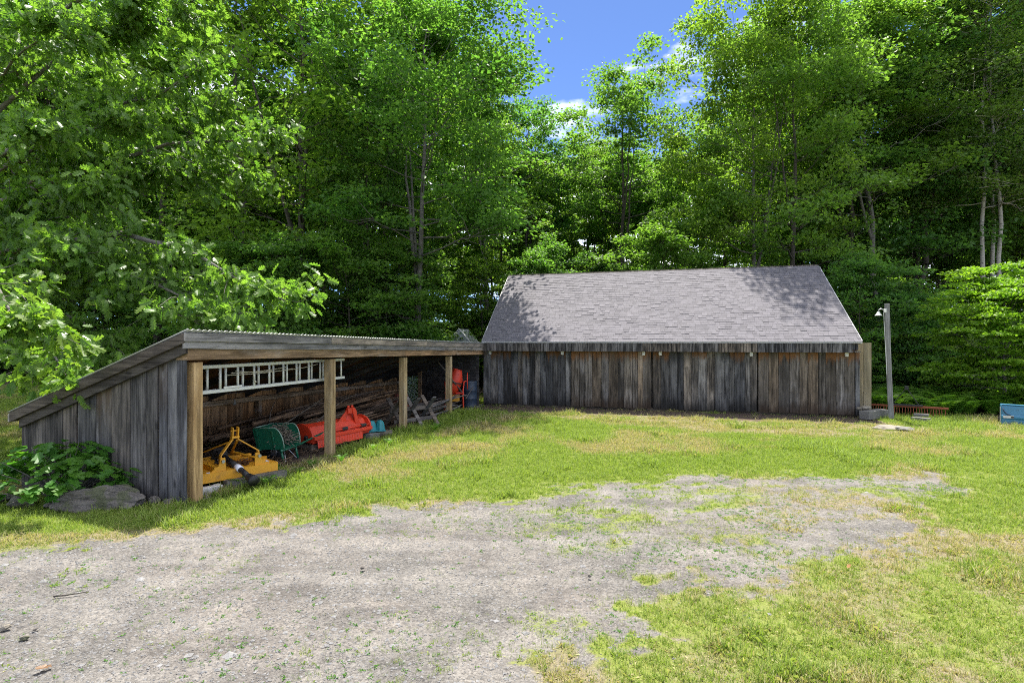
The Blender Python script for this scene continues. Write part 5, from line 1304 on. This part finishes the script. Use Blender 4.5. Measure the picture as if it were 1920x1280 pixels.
# sawbuck beside the third post
sp = F(-0.15, -5.75)
sb_ = thing('sawbuck', 'grey X legged sawbuck behind the third post of the open shed', 'sawbuck', (sp[0], sp[1], 0), -TH + rad(62))
for x in (-0.62, 0.0, 0.55):
    for s in (-1, 1): MB().bar((x + 0.03 * s, -0.46 * s, 0.0), (x + 0.03 * s, 0.34 * s, 0.82), 0.035, 0.12, (1, 0, 0)).build('leg', M['old_board'], sb_)
MB().bar((-0.75, 0.0, 0.52), (0.72, 0.02, 0.50), 0.06, 0.11).build('rail', M['old_board'], sb_)
MB().bar((-0.75, -0.20, 0.22), (0.68, -0.22, 0.24), 0.025, 0.10).build('brace', M['old_board'], sb_)

# long pole pile in the depth of the shed
rp = random.Random(4)
for i in range(56):
    t = i / 55; a = rp.uniform(-2.95, -0.95); lay = rp.random() ** 0.8; zmax = 0.80 - 0.40 * abs(a + 2.1) ** 1.3
    z = 0.06 + lay * max(0.1, zmax); b0 = rp.uniform(-10.6, -7.2) + (a + 2.2) * 0.5; L = rp.uniform(2.6, 5.4); sw = rp.uniform(-0.35, 0.35); b1 = min(b0 + L, -2.1)
    p = F(a, b0); q = F(max(-3.1, min(-0.75, a + sw)), b1); r = rp.uniform(0.022, 0.065)
    log('wood_pole', 'long brown pole lying in the big pile at the back of the open shed', 'pole', (p[0], p[1], max(r, z * 0.85 + rp.uniform(-0.1, 0.05))), (q[0], q[1], max(r, z + rp.uniform(-0.08, 0.16))), r, r * rp.uniform(0.5, 0.9), 'log_bark', 'long poles piled at the back of the shed', 0.02)
for i, (p0, p1) in enumerate((((-1.1, -10.4, 0.42), (-2.4, -8.6, 1.0)), ((-1.4, -9.8, 0.5), (-1.9, -7.0, 1.05)), ((-0.95, -9.5, 0.35), (-1.6, -6.2, 0.95)))):
    p = F(*p0[:2]); q = F(*p1[:2]); log('branch', ['thin bare branch sticking up over the wheelbarrow from the pole pile', 'middle one of three thin branches sticking up from the pole pile', 'thin branch sticking up behind the second post from the pole pile'][i], 'branch', (p[0], p[1], p0[2]), (q[0], q[1], p1[2]), 0.018, 0.007, 'twig', None, 0.06, 6)
# small brush at the foot of the pile
mb = MB(); rb_ = random.Random(6)
for i in range(900):
    a, b = rb_.uniform(-2.9, -0.35), rb_.uniform(-12.2, -2.6); l = rb_.uniform(0.1, 0.7); d = rb_.gauss(math.pi / 2, 0.7); z = rb_.uniform(0.0, 0.06) + max(0, (-0.9 - a)) * rb_.uniform(0, 0.25) * (1 if b > -10.8 else 0.1)
    p = Vector((a, b, z)); q = p + Vector((math.cos(d) * l, math.sin(d) * l, rb_.uniform(-0.02, 0.14))); mb.tube([p, (p + q) / 2 + Vector((rb_.uniform(-.03, .03), 0, rb_.uniform(0, .04))), q], rb_.uniform(0.004, 0.014), 4)
o = mb.build('brush', M['log_bark']); o.location = (B0[0], B0[1], 0); o.rotation_euler = (0, 0, -TH); tag(o, 'twigs and bark scattered over the floor of the open shed', kind='stuff')

# grey sticks and boards stacked round the last post
rs_ = random.Random(12)
for i in range(22):
    a = rs_.uniform(-0.85, 0.0); z = 0.10 + 0.36 * rs_.random(); b0 = -4.55 + rs_.uniform(-0.25, 0.3); L = rs_.uniform(1.7, 2.9); p = F(a, b0); q = F(min(0.12, a + rs_.uniform(-0.15, 0.2)), b0 + L); r = rs_.uniform(0.016, 0.038)
    log('grey_stick', 'weathered grey stick in the low stack round the last shed post', 'stick', (p[0], p[1], z), (q[0], q[1], z + rs_.uniform(-0.06, 0.12)), r, r * 0.7, 'old_board', 'grey sticks stacked round the last post', 0.025, 6)
p = F(-0.2, -1.62); q = F(0.1, -1.95)
log('leaning_pole', 'straight grey pole leaning in front of the red cement mixer', 'pole', (F(-0.2, -1.25)[0], F(-0.2, -1.25)[1], 0.35), (F(-0.75, -2.55)[0], F(-0.75, -2.55)[1], 1.72), 0.032, 0.026, 'old_board', None, 0.004)
log('leaning_stick', 'thin grey stick leaning against the barn corner above the stack', 'stick', (F(-0.1, -1.6)[0], F(-0.1, -1.6)[1], 0.38), (F(-0.12, -0.25)[0], F(-0.12, -0.25)[1], 0.98), 0.018, 0.014, 'old_board', None, 0.01)

# terracotta tub upside down
pt = F(-1.55, -3.7)
tb = thing('terracotta_tub', 'dull red upturned tub standing by the pole pile near the last post', 'tub', (pt[0], pt[1], 0.10))
MB().lathe([(0.0, 0.60), (0.20, 0.60), (0.225, 0.57), (0.29, 0.02), (0.31, 0.02), (0.31, 0.0), (0.27, 0.0)], 24).build('body', M['terracotta'], tb, smooth=True)
MB().lathe([(0.295, 0.0), (0.325, 0.0), (0.325, 0.07), (0.29, 0.075)], 24).build('rim', M['terracotta'], tb, smooth=True)
o = log('support_log', 'short log under the upturned terracotta tub', 'log', (pt[0] - 0.35, pt[1] - 0.05, 0.04), (pt[0] + 0.35, pt[1] + 0.05, 0.04), 0.06, 0.06)

# red cement mixer in the far corner
pc = F(-0.55, -1.55)
cm = thing('cement_mixer', 'red cement mixer in the dark far corner of the open shed', 'cement mixer', (pc[0], pc[1], 0), -TH + rad(20))
Md = Matrix.Translation((0, 0, 0.98)) @ Matrix.Rotation(rad(14), 4, 'Y')
MB().lathe([(0.0, -0.42), (0.16, -0.40), (0.23, -0.26), (0.275, -0.05), (0.275, 0.10), (0.20, 0.34), (0.17, 0.42), (0.18, 0.44), (0.15, 0.44), (0.18, 0.33), (0.25, 0.08)], 26, Md).build('drum', M['red'], cm, smooth=True)
MB().lathe([(0.278, -0.04), (0.30, -0.04), (0.30, 0.0), (0.278, 0.0)], 26, Md).build('ring_gear', M['dark_steel'], cm)
for s in (-1, 1):
    MB().tube([(0.36 * s * 0.9, -0.30, 0.0), (0.30 * s, 0.0, 0.60), (0.34 * s, 0.0, 0.98)], 0.026, 8).tube([(0.36 * s * 0.9, 0.34, 0.0), (0.30 * s, 0.0, 0.60)], 0.024, 8).build('leg', M['red'], cm, smooth=True)
MB().box(-0.34, 0.34, -0.035, 0.035, 0.53, 0.60).build('yoke', M['red'], cm, bevel=0.01)
MB().box(-0.16, 0.18, -0.18, 0.02, 0.28, 0.50).build('motor_box', M['yellow'], cm, bevel=0.02)
MB().tube([(0.42 + 0.0 * t, 0.02, 0.98) for t in (0,)] + [(0.36, 0.0, 0.98), (0.44, 0.0, 0.98)], 0.02, 8).build('axle', M['red'], cm)
MB().tube([(0.46, 0.30 * math.sin(t), 0.98 + 0.30 * math.cos(t)) for t in np.linspace(0, 2 * math.pi, 25)], 0.015, 7).tube([(0.46, -0.3, 0.98), (0.46, 0.3, 0.98)], 0.012, 6).tube([(0.46, 0, 0.68), (0.46, 0, 1.28)], 0.012, 6).build('tilt_wheel', M['red'], cm, smooth=True)
# blue black drum
pd = F(-0.32, -0.62)
dm = thing('oil_drum', 'dark blue drum against the barn wall in the far corner of the shed', 'drum', (pd[0], pd[1], 0))
MB().lathe([(0.0, 0.92), (0.27, 0.92), (0.285, 0.94), (0.285, 0.90), (0.28, 0.62), (0.295, 0.60), (0.28, 0.58), (0.28, 0.32), (0.295, 0.30), (0.28, 0.28), (0.28, 0.02), (0.285, 0.0)], 26).build('body', M['blue_drum'], dm, smooth=True)
MB().lathe([(0.0, 0.945), (0.03, 0.945), (0.035, 0.92)], 10, Matrix.Translation((0.15, 0.05, 0))).build('bung', M['dark_steel'], dm)

# ------------------------------------------------------------------ right of the barn
lx, ly = G(1672, 786)
lpole = thing('lamp_pole', 'square grey wooden pole with a small lamp near its top, beside the barn', 'lamp pole', (lx, ly, 0), rad(-34))
mm = MB(); V = []; nst = 10
for i in range(nst + 1):
    t = i / nst; h = 0.074 - 0.006 * t; cx = -0.115 * t - 0.02 * math.sin(t * 3)
    for sx, sy in ((-1, -1), (1, -1), (1, 1), (-1, 1)): V.append((cx + sx * h, sy * h * 0.85, -0.15 + t * 3.72))
Fc = [(i*4 + k, i*4 + (k+1) % 4, (i+1)*4 + (k+1) % 4, (i+1)*4 + k) for i in range(nst) for k in range(4)] + [(3, 2, 1, 0), (nst*4, nst*4+1, nst*4+2, nst*4+3)]
mm.add(V, Fc).build('post', M['pole_wood'], lpole, bevel=0.01)
lm = link('lamp', None, lpole, (-0.19, -0.02, 3.33), scale=(0.85, 0.85, 0.85))
MB().box(-0.02, 0.07, -0.05, 0.05, -0.04, 0.10).build('mount', M['white'], lm, bevel=0.01)
MB().tube([(-0.0, 0, 0.04), (-0.10, 0, 0.10), (-0.17, 0, 0.06), (-0.18, 0, -0.02)], 0.022, 9).build('neck', M['steel'], lm, smooth=True)
MB().lathe([(0.03, 0.0), (0.045, -0.03), (0.06, -0.07), (0.115, -0.14), (0.12, -0.15), (0.105, -0.14), (0.05, -0.07)], 20, Matrix.Translation((-0.18, 0, 0.0))).build('shade', M['alu'], lm, smooth=True)
MB().lathe([(0.0, -0.14), (0.03, -0.13), (0.04, -0.10), (0.025, -0.05)], 12, Matrix.Translation((-0.18, 0, 0.0))).build('bulb', M['white'], lm, smooth=True)
MB().tube([(-0.02, -0.10, 3.28 - 3.33), (0.02, -0.115, -1.0), (0.08, -0.11, -2.3)], 0.008, 6).build('cable', M['alu'], lm)

# rusty landscape rake
r0 = np.array([11.75, 18.55]); r1 = np.array([13.45, 17.25]); e = r1 - r0; RL = float(np.hypot(*e)); e /= RL
rk = thing('landscape_rake', 'rusty landscape rake with a row of tines and an A-frame hitch among the ferns', 'rake', (r0[0], r0[1], 0.0), math.atan2(e[1], e[0]))
MB().box(0, RL, -0.035, 0.035, 0.30, 0.36).build('beam', M['rust'], rk, bevel=0.006)
nt_ = int(RL / 0.072)
tmesh = MB().tube([(0, 0, 0.31), (0, -0.03, 0.18), (0, -0.02, 0.08), (0, 0.05, 0.0)], [0.012, 0.011, 0.010, 0.008], 5).mesh('tine', M['rust'], True)
for i in range(nt_): link('tine', tmesh, rk, (0.04 + i * 0.072, R.uniform(-0.005, 0.005), R.uniform(-0.01, 0.01)), (0, R.uniform(-0.05, 0.05), 0))
for x in (0.68, 1.42): MB().bar((x, 0.0, 0.36), (1.08, -0.02, 0.92), 0.02, 0.06, (0, 1, 0)).build('frame_arm', M['dark_steel'], rk)
MB().bar((0.6, -0.05, 0.38), (1.5, -0.05, 0.38), 0.05, 0.05).build('hitch_bar', M['dark_steel'], rk)
MB().box(1.03, 1.13, -0.06, 0.02, 0.86, 0.98).build('hitch_head', M['dark_steel'], rk, bevel=0.008)
# blocks and stones
timber('concrete_block', 'long grey block at the right foot of the barn beside the lamp pole', 'block', G(1620, 786), G(1656, 782), 0.3, 0.26, 0.0, 'concrete')
timber('concrete_block', 'lower grey block in front of the rusty rake', 'block', G(1710, 789), G(1744, 792), 0.22, 0.13, 0.0, 'concrete')
timber('concrete_block', 'thin grey slab lying on the block in front of the rusty rake', 'block', np.array(G(1713, 787)), np.array(G(1742, 789)), 0.22, 0.07, 0.135, 'concrete')
def rock(name, label, cat, x, y, z, sx, sy, sz, mat, seed, rz=0.0, group=None, sub=4, rough=0.22, facet=0.5):
    import bmesh
    bm = bmesh.new(); bmesh.ops.create_icosphere(bm, subdivisions=sub, radius=1.0); rr = random.Random(seed)
    pl = [(Vector((rr.gauss(0, 1), rr.gauss(0, 1), rr.gauss(0, 0.8))).normalized(), rr.uniform(0.55, 0.9)) for _ in range(11)]
    from mathutils import noise as mn
    for v in bm.verts:
        p = v.co.copy()
        for nrm, dd in pl:
            k = p.dot(nrm)
            if k > dd: p -= nrm * (k - dd) * 0.9
        p *= 1 + rough * mn.fractal(v.co * 1.4 + Vector((seed, 0, 0)), 0.9, 2.1, 5)
        v.co = Vector((p.x * sx, p.y * sy, p.z * sz))
    me_ = bpy.data.meshes.new(name); bm.to_mesh(me_); bm.free(); me_.materials.append(M[mat])
    o = link(name, me_, None, (x, y, z), (0, 0, rz)); return tag(o, label, cat, group)
rock('boulder', 'long flat topped boulder at the foot of the plank end wall', 'boulder', -5.98, 8.20, 0.06, 0.70, 0.33, 0.24, 'rock', 3, rad(14), sub=5)
for i, (px, py, s, lb) in enumerate(((42, 946, 0.20, 'grey stone left of the long boulder under the shrub'), (12, 938, 0.16, 'leftmost grey stone below the shrub'), (95, 948, 0.13, 'small stone touching the left end of the long boulder'), (290, 942, 0.11, 'small stone at the right end of the long boulder'), (318, 944, 0.09, 'small stone beside the corner post of the open shed'))):
    x, y = G(px, py); rock('stone', lb, 'stone', x, y, 0.03, s, s * 0.8, s * 0.6, 'rock', 20 + i, i)
x, y = G(1628, 784); rock('stone', 'tan flat stone on the block at the right foot of the barn', 'stone', x - 0.05, y + 0.1, 0.31, 0.24, 0.17, 0.07, 'slab', 41)
x, y = G(1672, 803); rock('stone_slab', 'pale flat stone slab lying in the grass before the lamp pole', 'stone', x - 0.08, y, 0.03, 0.46, 0.24, 0.075, 'slab', 44, rad(-15), rough=0.1)
x, y = G(1697, 806); rock('stone_slab', 'thin grey slab beside the pale flat stone before the lamp pole', 'stone', x, y, 0.04, 0.26, 0.2, 0.05, 'concrete', 47, rad(-35), rough=0.1)

# blue truck bed part at the right edge
bx_, by_ = G(1878, 797)
bt = thing('blue_tailgate_box', 'dented blue metal truck box with a white sticker, cut off by the right edge', 'truck box', (bx_, by_, 0.03), rad(-36))
V = [(0, 0, 0.06), (2.0, 0, 0.0), (2.0, 0, 0.22), (2.0, -0.02, 0.25), (2.0, 0, 0.28), (2.0, 0.02, 0.52), (0, 0.02, 0.57), (0, 0, 0.30)]
prof = [(0.0, 0.0), (0.0, 0.16), (-0.03, 0.20), (-0.03, 0.25), (0.0, 0.28), (0.03, 0.50), (0.045, 0.545), (0.09, 0.56), (0.42, 0.56), (0.42, 0.0)]
nP = len(prof); Vs = [(x, y, z - 0.02 * x) for x in (0.0, 2.2) for y, z in prof]
MB().add(Vs, [tuple(range(nP))[::-1], tuple(range(nP, 2 * nP))] + [(i, (i+1) % nP, (i+1) % nP + nP, i + nP) for i in range(nP)]).build('body', M['blue'], bt, bevel=0.012)
MB().box(-0.01, 2.2, 0.02, 0.10, 0.555, 0.578, Matrix.Rotation(rad(1.1), 4, 'Y')).build('top_rail', M['blue'], bt, bevel=0.008)
MB().box(0.20, 0.40, -0.006, -0.003, 0.385, 0.485, Matrix.Translation((0, 0.017, 0.0)) @ Matrix.Rotation(rad(-7.8), 4, 'X') @ Matrix.Translation((0, 0.045, 0))).build('sticker', M['sticker'], bt)
MB().box(0.03, 0.26, -0.04, -0.032, 0.19, 0.26).build('lamp_bracket', M['white_flaked'], bt)
MB().box(0.20, 0.26, -0.043, -0.0405, 0.20, 0.245).build('lamp_hole', M['black'], bt)
MB().tube([(-0.03, -0.02, -0.02), (-0.03, -0.02, 0.50)], 0.016, 7).build('corner_bar', M['steel'], bt)
MB().tube([(0.03, -0.006, 0.46), (0.05, -0.014, 0.38), (0.10, -0.02, 0.31), (0.2, -0.034, 0.265)], 0.014, 6).build('trim', M['blue_drum'], bt, smooth=True)
MB().lathe([(0.05, -0.05), (0.15, -0.05), (0.17, 0.0), (0.15, 0.05), (0.05, 0.05)], 18, Matrix.Translation((0.10, 0.16, 0.12)) @ Matrix.Rotation(rad(90), 4, 'X')).build('wheel', M['black'], bt, smooth=True)

# little hut behind the open shed
hx, hy = -2.20, 25.6
hut = thing('small_hut', 'tiny grey hut with a white edged roof half hidden behind the open shed', 'hut', (hx, hy, 0), rad(-20))
hut.scale = (0.62, 0.62, 0.97)
MB().box(-0.7, 0.7, -0.6, 0.6, 0, 2.45).build('wall', M['plank_grey'], hut)
MB().prism([(-0.95, 2.40), (0.95, 2.40), (0.0, 3.05), (-0.0, 3.06)], -0.8, 0.8).build('roof', M['roof_metal'], hut)
for s in (-1, 1): MB().bar((s * 0.95, -0.82, 2.41), (0, -0.82, 3.07), 0.03, 0.09, (0, 1, 0)).build('barge_board', M['white'], hut)

# ------------------------------------------------------------------ little things on the ground
x, y = G(100, 1120); x2, y2 = G(166, 1111)
log('twig', 'thin dark twig lying on the gravel at the lower left', 'twig', (x, y, 0.012), (x2, y2, 0.015), 0.008, 0.004, 'bark', None, 0.05, 6)
LV, LF = lobed_leaf(3, 0.35, 0.6); lm_ = mesh_np('fallen_leaf', LV, [LF], [M['leaf_dead']], attrs={'tint': ('FLOAT', 'FACE', np.full(len(LF), 0.8))})
for px, py, s, lb in ((1804, 1084, 0.10, 'curled orange dead leaf on the lawn at the right'), (1590, 1070, 0.07, 'small brown dead leaf on the worn grass below the driveway bend'), (66, 1262, 0.10, 'tan dead leaf on the gravel in the lower left corner')):
    x, y = G(px, py); o = link('fallen_leaf', lm_, None, (x, y, 0.035), (R.uniform(-.4, .4), R.uniform(-.4, .4), R.uniform(0, 6)), (s, s, s)); tag(o, lb, 'leaf')
for i, (px, py, s) in enumerate(((46, 1196, 0.035), (66, 1180, 0.025), (1105, 1080, 0.025), (680, 1065, 0.03), (10, 1178, 0.04))):
    x, y = G(px, py); rock('stone', ['dark fist sized stone on the gravel at the lower left', 'smaller dark stone beside the fist sized one on the gravel', 'dark little stone in the middle of the driveway', 'flat dark stone on the driveway below the shed', 'pale stone on the gravel at the far left edge'][i], 'stone', x, y, 0.008, s, s * 0.8, s * 0.6, 'rock' if i != 4 else 'slab', 60 + i, i, sub=3)
